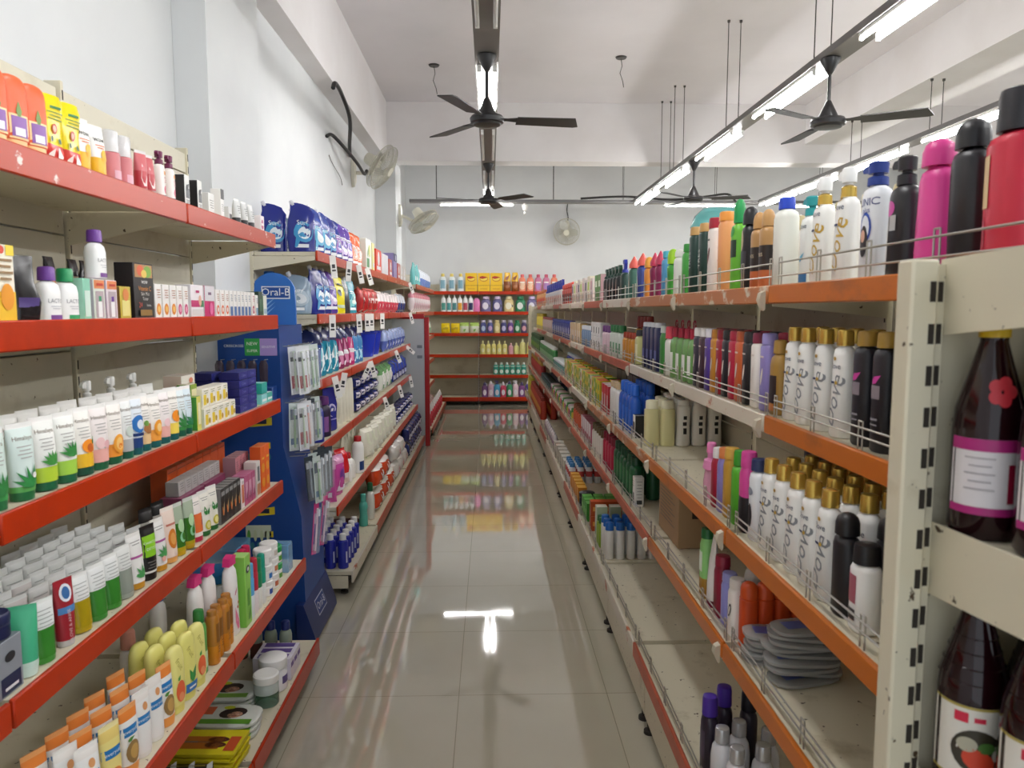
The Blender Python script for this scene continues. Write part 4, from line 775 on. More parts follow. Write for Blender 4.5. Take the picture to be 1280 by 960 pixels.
    ro = packet('detergent_bag', .3, .13, .16, '#d9481e', [(0, '#ece6dc'), (.03, '#d9481e'), (.135, '#e9e4da')], [('oval', 0, .085, .05, .035, '#f0ece4'), ('rect', -.08, .08, .04, .055, '#f0d9c4')], 29)
    for i in range(3): M_(ro, 'orange detergent bag', 5, 5.46+.32*i, dx=.0, cat='bag'); M_(ro, 'orange detergent bag stacked on another', 5, 5.48+.32*i, dx=-.0, up=.163, cat='bag') if i < 2 else None
    rw = packet('detergent_bag', .28, .13, .145, '#eceae6', None, [('text', 'GET', 0, .07, .06, '#c02a3a'), ('rect', -.1, .1, .12, .128, '#b9b4ac')], 30)
    for i in range(3): M_(rw, 'white bag with red lettering', 5, 6.48+.3*i, dx=.0, cat='bag')
    for i in range(2): M_(rw, 'white bag resting on white bags', 5, 6.55+.3*i, dx=.0, up=.148, cat='bag')
    pd = packet('diaper_pack', .17, .1, .15, '#262c66', None, [('rect', -.05, .02, .03, .08, '#c9c9d6'), ('oval', .04, .1, .02, .02, '#b9a4b4')], 31)
    for i in range(7):
        for k in range(2): M_(pd, 'navy diaper pack heaped at corner', 5, 7.4+.185*i, up=.152*k, dx=.0, cat='pack', same=True)

# ================================================================== TOOTHBRUSH DISPLAY STAND
def brush_stand():
    BL, BD = mat('#123f86', .35), mat('#1a2f6a', .35)
    root = empty('display_stand', (-1.27, 3.50, 0), 'dark blue cardboard toothbrush display stand between the left racks', 'display stand')
    mb = MB(); mb.prism([(0, 0), (.40, 0), (.375, .12), (.365, .62), (.29, .96), (.285, 1.53), (0, 1.53)], 0, .42, BL)
    f = lambda x, z: Vector((x, -.0008, z)); o = .0
    mb.rect(f, .03, .125, 1.40, 1.46, '#123f86'); fh = lambda x, z: Vector((x, -.0022, z)); mb.text(fh, 'CRISSCROSS', .075, 1.435, .0165, '#eef2f7')
    mb.rect(f, .125, .195, 1.39, 1.47, '#2f9a4a'); mb.text(fh, 'NEW', .16, 1.445, .022, '#f0f4ee'); mb.text(fh, 'SUPER', .16, 1.412, .018, '#f0f4ee')
    mb.rect(f, .195, .275, 1.39, 1.47, '#a58fd0'); mb.text(fh, 'SENSITIVE', .235, 1.43, .0145, '#f0eef6')
    for z in (1.05, .62): 
        mb.prism([(.10, z), (.24, z+.012), (.24, z+.05), (.12, z+.03)], -.0009, -.0004, '#d9c22a'); mb.rect(lambda x, z_: Vector((x, -.0016, z_)), .165, .215, z+.018, z+.04, '#1a2340')
        mb.rect(f, .19, .23, z-.1, z-.07, '#d9c22a'); mb.rect(lambda x, z_: Vector((x, -.0016, z_)), .2, .22, z-.092, z-.078, '#1a2340')
        for k in range(5): mb.oval(f, .1+.03*k, z-.14, .01, .018, '#3a7a8a')
    mb.rect(f, .1, .22, .52, .58, '#cfd9c4')
    for k in range(4): mb.oval(fh, .115+.03*k, .53, .008, .028, '#5fa84a' if k == 0 else '#c9d4b0')
    part('stand_body', mb, root)
    b = MB(); b.prism([(.34, .015), (.43, .015), (.425, .05), (.375, .20), (.34, .20)], -.05, .44, BD)
    # logo on the sloping foot, facing the aisle
    n = Vector((.15, 0, .05)).normalized(); u = Vector((0, 1, 0)); w = Vector((-.05, 0, .15)).normalized()
    fo = lambda x, z: Vector((.401, .19, .122)) + u*x + w*z + n*.0012
    b.rect(fo, -.085, .085, -.04, .04, '#d9dee9'); fo2 = lambda x, z: fo(x, z)+n*.0008
    b.rect(fo2, -.08, .08, -.035, .035, '#1f3f86'); fo3 = lambda x, z: fo(x, z)+n*.0016
    b.text(fo3, 'Oral-B', 0, 0, .052, '#f0f3f8')
    part('stand_foot', b, root)
    # rounded sign above
    s = MB(); pts = [(-.10, 1.531), (.10, 1.531), (.10, 1.62)] + [(.105*math.cos(t)-.005, 1.68+.10*math.sin(t)) for t in [i*PI/10 for i in range(1, 9)]] + [(-.10, 1.66)]
    s.prism([(x+.235, z) for x, z in pts], .12, .135, '#2f6fc4'); fs = lambda x, z: Vector((x+.235, .119, z))
    s.rect(fs, -.06, .075, 1.655, 1.715, '#e9edf4'); fs2 = lambda x, z: fs(x, z)+Vector((0, -.0008, 0)); s.rect(fs2, -.055, .07, 1.66, 1.71, '#1f4fa0'); fs3 = lambda x, z: fs(x, z)+Vector((0, -.0016, 0)); s.text(fs3, 'Oral-B', .008, 1.686, .05, '#f4f6fa')
    for k in range(3): s.leaf(fs, -.08, 1.55+.02*k, .11, 40, .012, '#7fb0e4')
    part('sign_top', s, root)
    hk = MB()
    HS = [(z, y) for z in (1.43, 1.16, .90) for y in (.06, .15, .24, .33)]
    for z, y in HS:
        h = MB(); x0 = .283 if z > 1 else .30
        h.tube([(x0, y, z), (x0+.075, y, z+.004), (x0+.08, y, z+.012)], .0022, WIRE, 5); part('display_hook', h, root)
    for k in range(5):
        h = MB(); h.tube([(.03+.05*k, .001, 1.372), (.03+.05*k, -.05, 1.374)], .002, WIRE, 5); part('display_hook', h, root)
    # holder box on the near face
    hb = MB(); hb.box(.0, .27, -.075, -.002, 1.13, 1.25, BL, .003); ff = lambda x, z: Vector((x, -.0758, z))
    hb.oval(ff, .2, 1.19, .05, .022, '#e9edf3'); hb.text(lambda x, z: ff(x, z)+Vector((0, -.0008, 0)), 'Oral-B', .2, 1.19, .024, '#17357a'); hb.rect(ff, .02, .15, 1.195, 1.22, '#eef1f5'); hb.oval(ff, .14, 1.235, .008, .008, '#dfe4ec')
    part('holder_box', hb, root)
    where = 'the blue display stand'
    P1 = hang_pack('hanging_toothbrush_pack', .055, .23, '#dfe2e6', '#b9c9b0', [('rect', -.02, .022, -.2, -.14, '#a8242e'), ('text', 'Colgate', .0, -.17, .02, '#f3e9e9', 90), ('rect', -.018, .018, -.07, -.05, '#33343a')])
    P2 = hang_pack('hanging_toothbrush_pack', .055, .23, '#c9d4d0', '#8fb08a', [('rect', -.02, .02, -.08, -.03, '#35506a'), ('rect', -.02, .02, -.2, -.17, '#3f6f9a')])
    P3 = hang_pack('hanging_toothbrush_pack', .05, .22, '#3a4148', '#a9b5c0', [('rect', -.018, .018, -.06, -.03, '#d0d5da')])
    P4 = hang_pack('hanging_toothbrush_pack', .05, .23, '#e3e4e6', '#d98a7a', [('rect', -.02, .02, -.06, -.03, '#3a4a7a')])
    P5 = hang_pack('hanging_toothbrush_pack', .045, .25, '#d43f8a', '#e6d0dc', [('rect', -.016, .016, -.23, -.05, '#c9b0c8'), ('rect', -.014, .014, -.2, -.1, '#7a3f9a')])
    n = 0
    NM = {id(P1): 'white and red toothbrush pack', id(P2): 'grey green toothbrush pack', id(P3): 'dark grey toothbrush pack', id(P4): 'coral handled toothbrush pack', id(P5): 'pink and violet toothbrush pack'}
    rowp = {1.43: [P1, P1, P2, P2], 1.16: [P2, P1, P4, P3], .90: [P3, P2, P3, P3]}
    for z in (1.43, 1.16, .90):
        for k, y in enumerate((.06, .15, .24, .33)):
            for q in range(2):
                p = rowp[z][(k+q) % 4] if z < 1.4 else rowp[z][k]
                lvl = {1.43: 'top hooks', 1.16: 'middle hooks', .90: 'lower hooks'}[z]
                o = good(p, NM[id(p)] + f' hanging from {lvl}', where, (-1.27+(.283 if z > 1 else .30)+(.045 if z > 1 else .09)+.038*q, 3.50+y, z-.001), PI/2-random.uniform(.45, .85), 'toothbrush', 0, random.uniform(-.09, .02), True)
    for k in range(2): good(P5, NM[id(P5)] + ' drooping below the rest', where, (-.855+.012*k, 3.60+.15*k, .66), PI/2-.3, 'toothbrush', 0, .16+.06*k, True)
    pd = MB(); pd.loft([(-.1, .018, .012, 2.4), (-.02, .02, .014, 2.4), (0, .012, .01, 2)], clear('#4a3a3e', .15), 14)
    case = Proto('hanging_travel_brush', pd.done('hanging_travel_brush'), [], dims=(.04, .03, .1))
    for k in range(5): good(case, 'small dark travel brush case hanging', where, (-1.27+.03+.05*k, 3.50-.068, 1.372), 0, 'toothbrush')

# ================================================================== CORNER RACK, SIGN PANEL AND BACK RACK
def corner_goods():
    def C(p, desc, lv, Y, dx=0., up=0., cat='bottle', rz=0., same=False):
        return good(p, desc, f'left corner rack {WN[lv]} shelf', (-(([.9]*5+[.72])[lv]+.03+p.dims[1]/2+dx), Y, LZ[lv]+.001+up), PI/2+math.radians(rz), cat, 0, 0, same)
    q = dict(mono=True, n=14)
    p = pouch('refill_pouch', .2, .08, .28, '#6fc4c4', D=[('rect', -.05, .05, .06, .12, '#eef2f2')], seed=41)
    for i in range(3): C(p, 'pale teal refill pouch', 0, 9.45+.27*i, cat='pouch')
    p = packet('diaper_pack', .2, .1, .24, '#5a7fc4', [(.12, '#dfe6f0')], None, 42)
    for i in range(6): C(p, 'blue and white upright pack', 0, 10.35+.26*i, cat='pack')
    p = packet('diaper_pack', .22, .1, .26, '#eddfe2', [(.18, '#d98a9a')], [('rect', -.05, .05, .05, .12, '#c9707f')], 43)
    for i in range(10): C(p, 'white and rose pack', 1, 9.35+.25*i, cat='pack')
    p = packet('diaper_pack', .22, .1, .24, '#8fc4a0', [(.12, '#d9e9dc')], None, 44)
    for i in range(4): C(p, 'mint green pack', 2, 10.9+.25*i, cat='pack')
    for i in range(6): C(bottle('cleaner_bottle', .09, .07, .24, '#ece4dc', '#2a5f3a', .05, **q), 'white bottle with green cap', 3, 9.5+.2*i)
    p = pouch('refill_pouch', .17, .07, .25, '#e6e9ea', D=[('rect', -.05, .05, .04, .1, '#7f9a9a'), ('oval', 0, .17, .04, .04, '#b9c4c4')], seed=45)
    for i in range(9): C(p, 'white and grey refill pouch', 4, 9.5+.24*i, cat='pouch', dx=.0)
    p = bottle('cleaner_bottle', .085, .085, .25, '#c42a3a', '#f0eeee', .09, e=2, style='cone', cw=.4, bands=[(.1, '#d9485a')], **q)
    for i in range(9): C(p, 'red bottle with white cone cap', 5, 9.4+.26*i)
    for i in range(5): C(packet('detergent_bag', .2, .1, .14, '#e3ccc8', None, [('oval', 0, .07, .05, .04, '#c04a4a')], 46), 'pale red bag in front', 5, 10.9+.205*i, dx=.15, cat='bag', same=True)
def back_goods():
    def B(p, desc, lv, X, dx=0., cat='bottle', up=0., same=False):
        return good(p, desc, f'back wall rack {WN[lv]} shelf', (X, 12.632+(0 if lv < 5 else -.1)+p.dims[1]/2+dx, LZ[lv]+.001+up), 0, cat, 0, 0, same)
    q = dict(mono=True, n=16)
    p = bottle('cleaner_bottle', .11, .09, .3, '#e3eaea', '#e6d06a', .05, cw=.3, sh=.2, D=[('rect', -.05, .05, .05, .19, '#7fa9b8')], **q)
    for i in range(3): B(p, 'white bottle with blue wrap', 0, -.80+.15*i)
    yb = carton('detergent_box', .2, .1, .31, '#f0c322', '#e3b41c', '#e9be20', [('rect', -.1, .1, .098, .104, '#9a5a1c'), ('oval', 0, .21, .07, .045, '#c9852a'), ('oval', 0, .215, .06, .035, '#f6dc5a'), ('rect', -.06, .06, .04, .05, '#c98a1e'), ('leaf', -.07, .235, .14, 0, .05, '#b5381e')])
    for i in range(3): B(yb, 'large yellow box', 0, -.32+.21*i, cat='box')
    p = pouch('refill_pouch', .12, .08, .32, '#8a4a1e', bands=[(.17, '#e3b42a')], D=[('leaf', -.02, .19, .1, 60, .05, '#8a4a1e'), ('oval', 0, .08, .035, .03, '#a8683a')], seed=51)
    for i in range(2): B(p, 'brown and gold pouch', 0, .285+.13*i, cat='pouch')
    p = bottle('cleaner_bottle', .12, .09, .29, '#e88a6a', '#d9605a', .05, cw=.28, sh=.25, D=[('oval', 0, .1, .05, .07, '#f0c9a8'), ('rect', -.04, .04, .145, .165, '#f6ece4')], **q)
    p2 = bottle('cleaner_bottle', .12, .09, .29, '#c97a9a', '#c9506a', .05, cw=.28, sh=.25, D=[('oval', 0, .1, .05, .07, '#b58ac4'), ('rect', -.04, .04, .145, .165, '#f6ece4')], **q)
    for i in range(5): B([p, p, p2, p2, p][i], ['coral', 'coral', 'mauve', 'mauve', 'coral'][i] + ' floor cleaner bottle', 0, .54+.135*i)
    p = lambda c: bottle('cleaner_bottle', .085, .075, .29, '#f2f2f0', '#f0efee', .05, cw=.2, sh=.3, neck=.2, style='cone', D=[('rect', -.035, .035, .03, .15, c)], **q)
    for i, c in enumerate(('#4f9a8a', '#4f9a9a', '#4f8a8a', '#e3a02a', '#b5485a', '#2a2a5a')): B(p(c), 'white bottle with ' + ['green', 'teal', 'slate', 'amber', 'wine', 'navy'][i] + ' label', 1, -.79+.092*i)
    pk = MB(); pk.loft([(0, .05, .04, 2), (.02, .062, .05, 2), (.08, .05, .045, 2), (.14, .062, .05, 2), (.2, .05, .04, 2), (.23, .02, .02, 2)], '#f08ac4', 18)
    B(Proto('cleaner_bottle', pk.done('cleaner_bottle'), dims=(.12, .1, .23)), 'round pink bottle', 1, -.23)
    def jug(c, cap, lab): return bottle('detergent_jug', .17, .1, .26, c, cap, .045, cw=.36, sh=.3, neck=.5, e=2.6, D=[('oval', -.01, .1, .05, .06, lab), ('leaf', .06, .08, .1, 95, .03, '#2a2a3a')], **q)
    for i, (c, cap, lab, n_) in enumerate((('#6f6590', '#c9b5cc', '#e9e2ee', 'violet'), ('#5f5a8a', '#c9b5cc', '#e3dcec', 'slate violet'), ('#d9c48a', '#d9cfa0', '#f2ecd4', 'cream yellow'), ('#1f7a4f', '#1f7a4f', '#e6eee6', 'dark green'), ('#6f6590', '#c9b5dc', '#f0ecf4', 'lilac capped'))): B(jug(c, cap, lab), n_ + ' detergent jug', 1, -.075+.195*i)
    p = packet('sponge_pack', .15, .07, .17, '#f2d414', None, [('rect', -.05, .05, .06, .1, '#c9a81c')], 52)
    for i in range(2): B(p, 'yellow sponge pack', 2, -.76+.165*i, cat='pack')
    p = packet('sponge_pack', .155, .07, .18, '#dfe6cf', [(.12, '#b5d46a')], [('leaf', -.02, .03, .1, 60, .05, '#7fb84a')], 53)
    for i in range(2): B(p, 'pale green sponge pack', 2, -.44+.17*i, cat='pack')
    for i, c in enumerate(('#4a4f8a', '#4a4f8a', '#d9c98a', '#3f3f7a', '#5f3f8a', '#1f7a4f', '#4a3f6a', '#2f2f5f')): B(bottle('detergent_jug', .1, .08, .22, c, '#b9b0c4' if i not in (2, 5) else c, .04, cw=.4, sh=.25, neck=.5, D=[('oval', 0, .08, .035, .045, ['#b5c4d9', '#c9a8d0', '#eee3b5', '#c4c0e0', '#e3b0d0', '#d0e3d0', '#e0a8b0', '#d0d4e0'][i])], **q), ['blue grey', 'periwinkle', 'straw', 'indigo', 'plum', 'emerald', 'aubergine', 'midnight'][i] + ' small detergent jug', 2, -.12+.125*i-(.01*i))
    p = bottle('handwash_bottle', .085, .06, .23, '#e3da82', '#efe9a8', .05, cw=.2, sh=.25, neck=.25, D=[('oval', 0, .07, .025, .035, '#f2eec0')], **q)
    for i in range(5): B(p, 'pale yellow handwash bottle', 3, -.13+.093*i)
    B(bottle('handwash_bottle', .085, .06, .19, '#d9a0a8', '#e3b5ba', .04, cw=.2, sh=.25, neck=.25, **q), 'rose handwash bottle', 3, .345); B(bottle('handwash_bottle', .085, .06, .19, '#dfdc8a', '#efe9a8', .04, cw=.2, sh=.25, neck=.25, **q), 'short yellow handwash bottle', 3, .44)
    p = bottle('handwash_bottle', .1, .07, .26, '#dcd68a', '#f0ecc0', .05, cw=.2, sh=.3, neck=.25, **q)
    for i in range(5): B(p, 'tall pale yellow bottle', 3, .545+.12*i)
    p = bottle('handwash_bottle', .088, .07, .21, '#2f9a84', '#d9e6e0', .035, cw=.26, sh=.2, neck=.3, bands=[(.14, '#cfe0da'), (.15, '#2f9a84')], D=[('oval', 0, .06, .03, .035, '#e3efe9')], **q)
    for i in range(6): B(p, 'teal bottle with pale label', 4, .09+.095*i)
    cs = ['#7a4f86', '#d9b5cc', '#4fa8cf', '#d9486a', '#3f9a6a', '#e9c9d4', '#8a4f8f', '#5a4a9a', '#6a4f8a', '#c4a0d0']
    for i in range(10):
        st = 'trigger' if i % 3 == 2 else 'cone'
        B(bottle('fabric_care_bottle', .1, .08, .28 if i % 3 else .26, cs[i], '#ece6ec' if i % 2 else '#4a3f6a', .06, cw=.3, sh=.25, neck=.3, style=st, D=[('oval', 0, .08, .03, .05, '#efe9f2')], **q), ['plum', 'pale pink', 'sky blue', 'red pink', 'green', 'blush', 'purple', 'indigo', 'violet', 'lavender'][i] + ' fabric care bottle', 5, -.10+.105*i)
    for i in range(8): B(bottle('fabric_care_bottle', .09, .08, .22, ['#c98ab0', '#5a4a8a', '#e3dce8'][i % 3], '#e9e4ea', .05, cw=.3, sh=.25, neck=.3, **q), ['pink', 'indigo', 'white'][i % 3] + ' bottle in second row', 5, -.08+.12*i, dx=.12)

# ================================================================== RIGHT GONDOLA
def right_goods():
    WT = '#f3f2ee'
    def dove(h=.235, cap='#c9a545', style='flip', ch=.034, w=.064, cap2=None, gold=True):
        m = mat('#d3b055', .25, .7) if gold else '#f1f1ee'
        return bottle('shampoo_bottle', w, w*.72, h, WT, m if style == 'flip' else '#f3f3f1', ch, e=2.2, cw=.285 if style == 'flip' else .25, sh=.11, neck=.46, taper=.86, style=style, cap2=m, D=[('text', 'Dove', .002, h*.33, .05, '#8a8d92' if style == 'flip' else '#c9a545', 78, .3), ('text', 'Dove', 0, h*.66, .017, '#2a3a5a'), ('oval', 0, h*.73, .006, .004, '#b9913a'), ('rect', -.012, .004, h*.50, h*.52, '#23305a'), ('oval', .010, h*.51, .004, .004, '#c9a545')])
    # ---- top shelf, from the end post inward
    Rp = R_
    Rp(bottle('shampoo_bottle', .085, .065, .255, '#c4203a', '#232126', .06, e=2.6, cw=.36, sh=.1, neck=.4, style='flip', D=[('rect', -.034, -.012, .09, .2, '#d9b98a'), ('leaf', -.03, .02, .06, 80, .02, '#d98a9a')]), 'big red shampoo bottle with black cap', 0, 1.045)
    Rp(bottle('shampoo_bottle', .062, .05, .235, '#211f23', '#1b1a1d', .045, e=2.3, cw=.42, sh=.1, neck=.4, style='dome', D=[('rect', -.024, -.016, .05, .16, '#3a383c')]), 'matte black bottle beside red one', 0, 1.135)
    Rp(bottle('shampoo_bottle', .076, .055, .225, '#dd3f92', '#d93a8c', .045, e=2.3, cw=.36, sh=.12, neck=.4, style='dome', taper=.86, D=[('rect', -.034, -.026, .04, .15, '#e8a0c8')]), 'hot pink shampoo bottle', 0, 1.225)
    Rp(bottle('shampoo_bottle', .07, .05, .215, '#232226', '#232226', .05, e=2.3, cw=.26, sh=.12, neck=.36, style='pump', taper=.9, D=[('oval', -.012, .125, .018, .014, '#c93a9a'), ('rect', -.028, -.012, .03, .1, '#dcdad8'), ('oval', -.018, .022, .007, .009, '#e3e1df'), ('rect', -.006, .012, .085, .112, '#b5b3b2')]), 'black pump bottle with pink splash', 0, 1.315)
    Rp(bottle('shampoo_bottle', .07, .05, .225, '#eceef2', '#1f3a8c', .045, e=2.3, cw=.3, sh=.12, neck=.4, style='pump', taper=.94, D=[('text', 'CLINIC', 0, .148, .02, '#2f3f86'), ('text', 'plus', .006, .133, .014, '#2f3f86'), ('oval', .006, .1, .016, .03, '#2f4fa8'), ('oval', .006, .1, .012, .024, '#e9edf4'), ('oval', .004, .075, .012, .03, '#2a2023'), ('oval', .002, .085, .007, .012, '#d9a890')], cap2='#1f3a8c'), 'white bottle with navy pump', 0, 1.415)
    dp = dove(.235, style='pump', ch=.06, w=.068)
    Rp(dp, 'white bottle with gold collared pump', 0, 1.53); Rp(dp, 'white bottle with gold collared pump', 0, 1.64)
    Rp(bottle('shampoo_bottle', .06, .045, .21, '#eef0ec', '#2fa0a4', .045, cw=.3, style='pump', D=[('text', 'Dove', .0, .14, .016, '#3a4a5a'), ('leaf', -.01, .06, .03, 40, .012, '#5ab0d0'), ('rect', -.022, .022, .01, .03, '#3a6fa0')]), 'pearl bottle with teal pump', 0, 1.745, dx=.02)
    Rp(bottle('shampoo_bottle', .072, .055, .225, '#ecece2', '#2346c4', .03, e=2.5, cw=.3, sh=.12, neck=.38, D=[('rect', -.03, -.024, .1, .16, '#8a8f9a')]), 'ivory bottle with bright blue cap', 0, 1.86)
    tn = bottle('shampoo_bottle', .05, .042, .21, '#b58a55', '#c4965c', .045, e=2.3, cw=.36, sh=.1, bands=[(0, '#c96a3a'), (.05, '#2a201c'), (.115, '#b58a55')], style='dome', D=[('text', 'TRES', 0, .09, .013, '#d9c9a8')])
    for y in (1.965, 2.03): Rp(tn, 'tan bottle with dark label', 0, y)
    Rp(bottle('shampoo_bottle', .055, .045, .235, '#1d1d21', '#1a1a1d', .05, e=2.3, cw=.42, style='dome', D=[('oval', -.006, .14, .014, .03, '#b9a98a'), ('rect', -.02, .02, .05, .11, '#3a3a40')]), 'black bottle with gold emblem', 0, 2.105)
    Rp(bottle('shampoo_bottle', .055, .045, .27, '#6fbf3a', '#1f9a4f', .07, e=2.3, cw=.34, style='dome', D=[('rect', -.022, .022, .1, .15, '#1f3a2a'), ('oval', 0, .175, .016, .016, '#3a9a3f'), ('text', 'hair', 0, .125, .016, '#e6f0e0')][:2]), 'lime green bottle with knob cap', 0, 2.20)
    Rp(bottle('shampoo_bottle', .062, .05, .25, '#f0a468', '#f09a3c', .03, e=2.4, cw=.47, sh=.06, neck=.85, D=[('oval', -.012, .1, .004, .004, '#b5442a'), ('oval', -.012, .14, .004, .004, '#b5442a'), ('oval', -.012, .06, .004, .004, '#b5442a')]), 'peach bottle with orange cap', 0, 2.325)
    Rp(bottle('shampoo_bottle', .06, .045, .245, '#efe6df', '#a3182f', .035, e=2.6, cw=.42, sh=.05, neck=.8, D=[('text', 'L', 0, .12, .05, '#5a2a2a', 0, .3)][:0] + [('oval', 0, .12, .008, .03, '#6a3a3a', -20), ('rect', -.012, .012, .17, .176, '#3a3a3a')]), 'white bottle with burgundy cap', 0, 2.435)
    tr = bottle('shampoo_bottle', .062, .045, .24, '#16382f', '#c49a5c', .03, e=2.6, cw=.4, sh=.05, neck=.8, D=[('text', 'TRES', 0, .12, .03, '#dfe3df', 90), ('rect', -.008, .006, .03, .06, '#b5c0ba')])
    for y in (2.545, 2.665): Rp(tr, 'dark green bottle with tan cap', 0, y)
    bag = MB(); bag.loft([(0, .10, .07, 2), (.03, .13, .09, 2), (.07, .12, .085, 2), (.1, .08, .05, 2), (.11, .02, .02, 2)], clear('#5ab0ae', .2, .7), 20)
    for v in bag.bm.verts: v.co += Vector((.004*math.sin(90*v.co.z+40*v.co.x), .004*math.sin(70*v.co.x), .003*math.sin(60*v.co.y)))
    Rp(bottle('shampoo_bottle', .1, .08, .21, '#e9e6e0', '#cfcac2', .03, mono=True), 'plain bottle under the teal bag', 0, 2.72, dx=.07)
    good(Proto('net_bag', bag.done('net_bag'), dims=(.2, .16, .11)), 'crumpled teal plastic bag lying atop bottles', 'right gondola top shelf', (.86, 2.75, RZ[0]+.215), .3, 'bag')
    Rp(bottle('shampoo_bottle', .05, .04, .19, '#4fae4a', '#3a9a3f', .03), 'green bottle with matching cap', 0, 2.765); Rp(bottle('shampoo_bottle', .06, .045, .18, '#f0f0ea', '#e6e6df', .03, style='dome'), 'plain white bottle', 0, 2.89)
    Rp(bottle('shampoo_bottle', .06, .045, .19, '#3f9a35', '#a3d42a', .06, style='dome', cw=.44, waist=.12), 'green waisted bottle with lime top', 0, 3.0); Rp(bottle('shampoo_bottle', .055, .045, .19, '#5aa0cf', '#4fb0c8', .03), 'sky blue bottle', 0, 3.1)
    for y in (3.22, 3.33): Rp(bottle('shampoo_bottle', .06, .045, .2, '#8a2050', '#c93a5a', .06, style='cone', cw=.46, waist=.15), 'maroon waisted bottle', 0, y)
    Rp(bottle('shampoo_bottle', .06, .045, .19, '#e8963a', '#f0a83a', .05, style='dome', cw=.46), 'amber orange bottle', 0, 3.45)
    for y, c in ((3.62, '#2a3f8a'), (3.84, '#3a6a5a')): Rp(bottle('hair_gel_bottle', .075, .055, .22, c, '#f0685a', .06, style='cone', cw=.42, D=[('leaf', 0, .03, .1, 90, .02, '#dfe0d0')]), ('navy' if c[1] == '2' else 'sage') + ' bottle with coral cone cap', 0, y)
    Rp(bottle('spray_bottle', .07, .05, .22, '#20423a', '#2a34a0', .07, style='trigger', cw=.3), 'dark green bottle with navy sprayer', 0, 4.08)
    p = bottle('spray_bottle', .07, .05, .2, '#18201f', '#173a30', .06, style='trigger', cw=.34, D=[('leaf', 0, .02, .1, 95, .02, '#c9a08a')], mono=True)
    for i in range(5): Rp(p, 'black bottle with green sprayer', 0, 4.24+.115*i)
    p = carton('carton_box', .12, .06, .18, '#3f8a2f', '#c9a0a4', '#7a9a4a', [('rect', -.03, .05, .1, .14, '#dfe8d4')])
    for i in range(2): Rp(p, 'green carton with pale side', 0, 4.9+.14*i, cat='box')
    ms = [('#e8ddd6', '#d9a8b0', 'white and pink carton', 'carton'), ('#efe9d0', '#b8d44a', 'cream carton with lime top', 'carton'), ('#d9d2cc', '#2a2f5a', 'pale carton with navy patch', 'carton')]
    y = 5.2
    for k in range(9):
        c1, c2, ds, _ = ms[k % 3]
        Rp(carton('carton_box', .13, .06, .17+.02*(k % 2), c1, None, c2, [('rect', -.05, .03, .09, .15, c2), ('oval', .01, .05, .03, .03, '#cfae98')]), ds, 0, y+.075, cat='box'); y += .15
    p = bottle('cleaner_bottle', .1, .07, .2, '#c9402f', '#d9483a', .05, mono=True, style='dome', cw=.4, D=[('rect', -.03, .03, .03, .1, '#2a1f20')])
    for i in range(7): Rp(p, 'red bottle with round top', 0, 6.66+.125*i)
    p = bottle('spray_bottle', .1, .06, .26, '#e6e0dc', '#26348f', .1, style='trigger', cw=.3, D=[('oval', 0, .07, .035, .05, '#c9604a'), ('rect', -.04, .04, .11, .14, '#dfe4ea')], mono=True)
    for i in range(11): Rp(p, 'white bottle with navy spray trigger', 0, 7.65+.2*i)
    p = bottle('cleaner_bottle', .1, .07, .22, '#d9a06a', '#b5603a', .04, mono=True, D=[('oval', 0, .08, .035, .05, '#c9402f')])
    for i in range(12): Rp(p, 'tan bottle with red label', 0, 9.95+.14*i)
    # second rows on top
    p = bottle('shampoo_bottle', .06, .045, .2, '#e6e2da', '#c9b98a', .04, cw=.36, style='flip', mono=True)
    for i in range(11): Rp(p, 'pale bottle behind the front row', 0, 1.5+.13*i, dx=.1, same=True) if i != 9 else None
    # ---- second shelf
    bk = bottle('shampoo_bottle', .056, .042, .225, '#1c1b22', '#b5913f', .03, e=2.4, cw=.36, sh=.08, D=[('rect', -.018, .014, .1, .125, '#8a8088'), ('leaf', -.01, .13, .03, 30, .014, '#c93a9a'), ('rect', -.012, .012, .06, .064, '#9a959c'), ('rect', -.012, .012, .05, .053, '#9a959c')])
    for y in (1.30, 1.375, 1.45): R_(bk, 'black bottle with pink mark', 1, y)
    R_(bottle('shampoo_bottle', .05, .04, .2, '#dfe4f0', '#3a4f9a', .03, D=[('rect', -.015, .015, .08, .11, '#4a5fae')]), 'pale bottle with blue label at back', 1, 1.5, dx=.05)
    dv = dove(.225)
    for y, dx in ((1.545, 0), (1.635, 0), (1.725, 0)): R_(dv, 'white bottle with gold cap', 1, y, dx=dx)
    for y in (1.56, 1.65, 1.74, 1.82): R_(dv, 'gold capped white bottle in back row', 1, y, dx=.075)
    R_(dv, 'white bottle with gold cap', 1, 1.80)
    R_(bottle('shampoo_bottle', .06, .042, .19, '#a8823c', '#b08a42', .035, cw=.3, sh=.2, neck=.36, D=[('rect', -.022, .022, .03, .1, '#2a2020'), ('rect', -.016, .016, .01, .028, '#c97a3a')]), 'gold bottle with dark label', 1, 1.885)
    seq = [('#8f84c4', '#9a90cc', 'lavender', 1.955), ('#efe9e2', '#7a1a3a', 'white with maroon cap', 2.025), ('#1f1d20', '#262428', 'black', 2.095), ('#c9602f', '#b5552a', 'burnt orange', 2.16), ('#b51f3f', '#a81a38', 'crimson', 2.22), ('#1d1b22', '#222', 'black with white script', 2.285), ('#a3182f', '#8a1428', 'deep red', 2.345), ('#c98a2c', '#b87a24', 'golden yellow', 2.405), ('#5a3f9a', '#e6e3ea', 'violet with white cap', 2.47), ('#3f2430', '#e6e3e0', 'dark brown with white cap', 2.54), ('#2f2a3a', '#e9e6e2', 'dark plum with white cap', 2.61)]
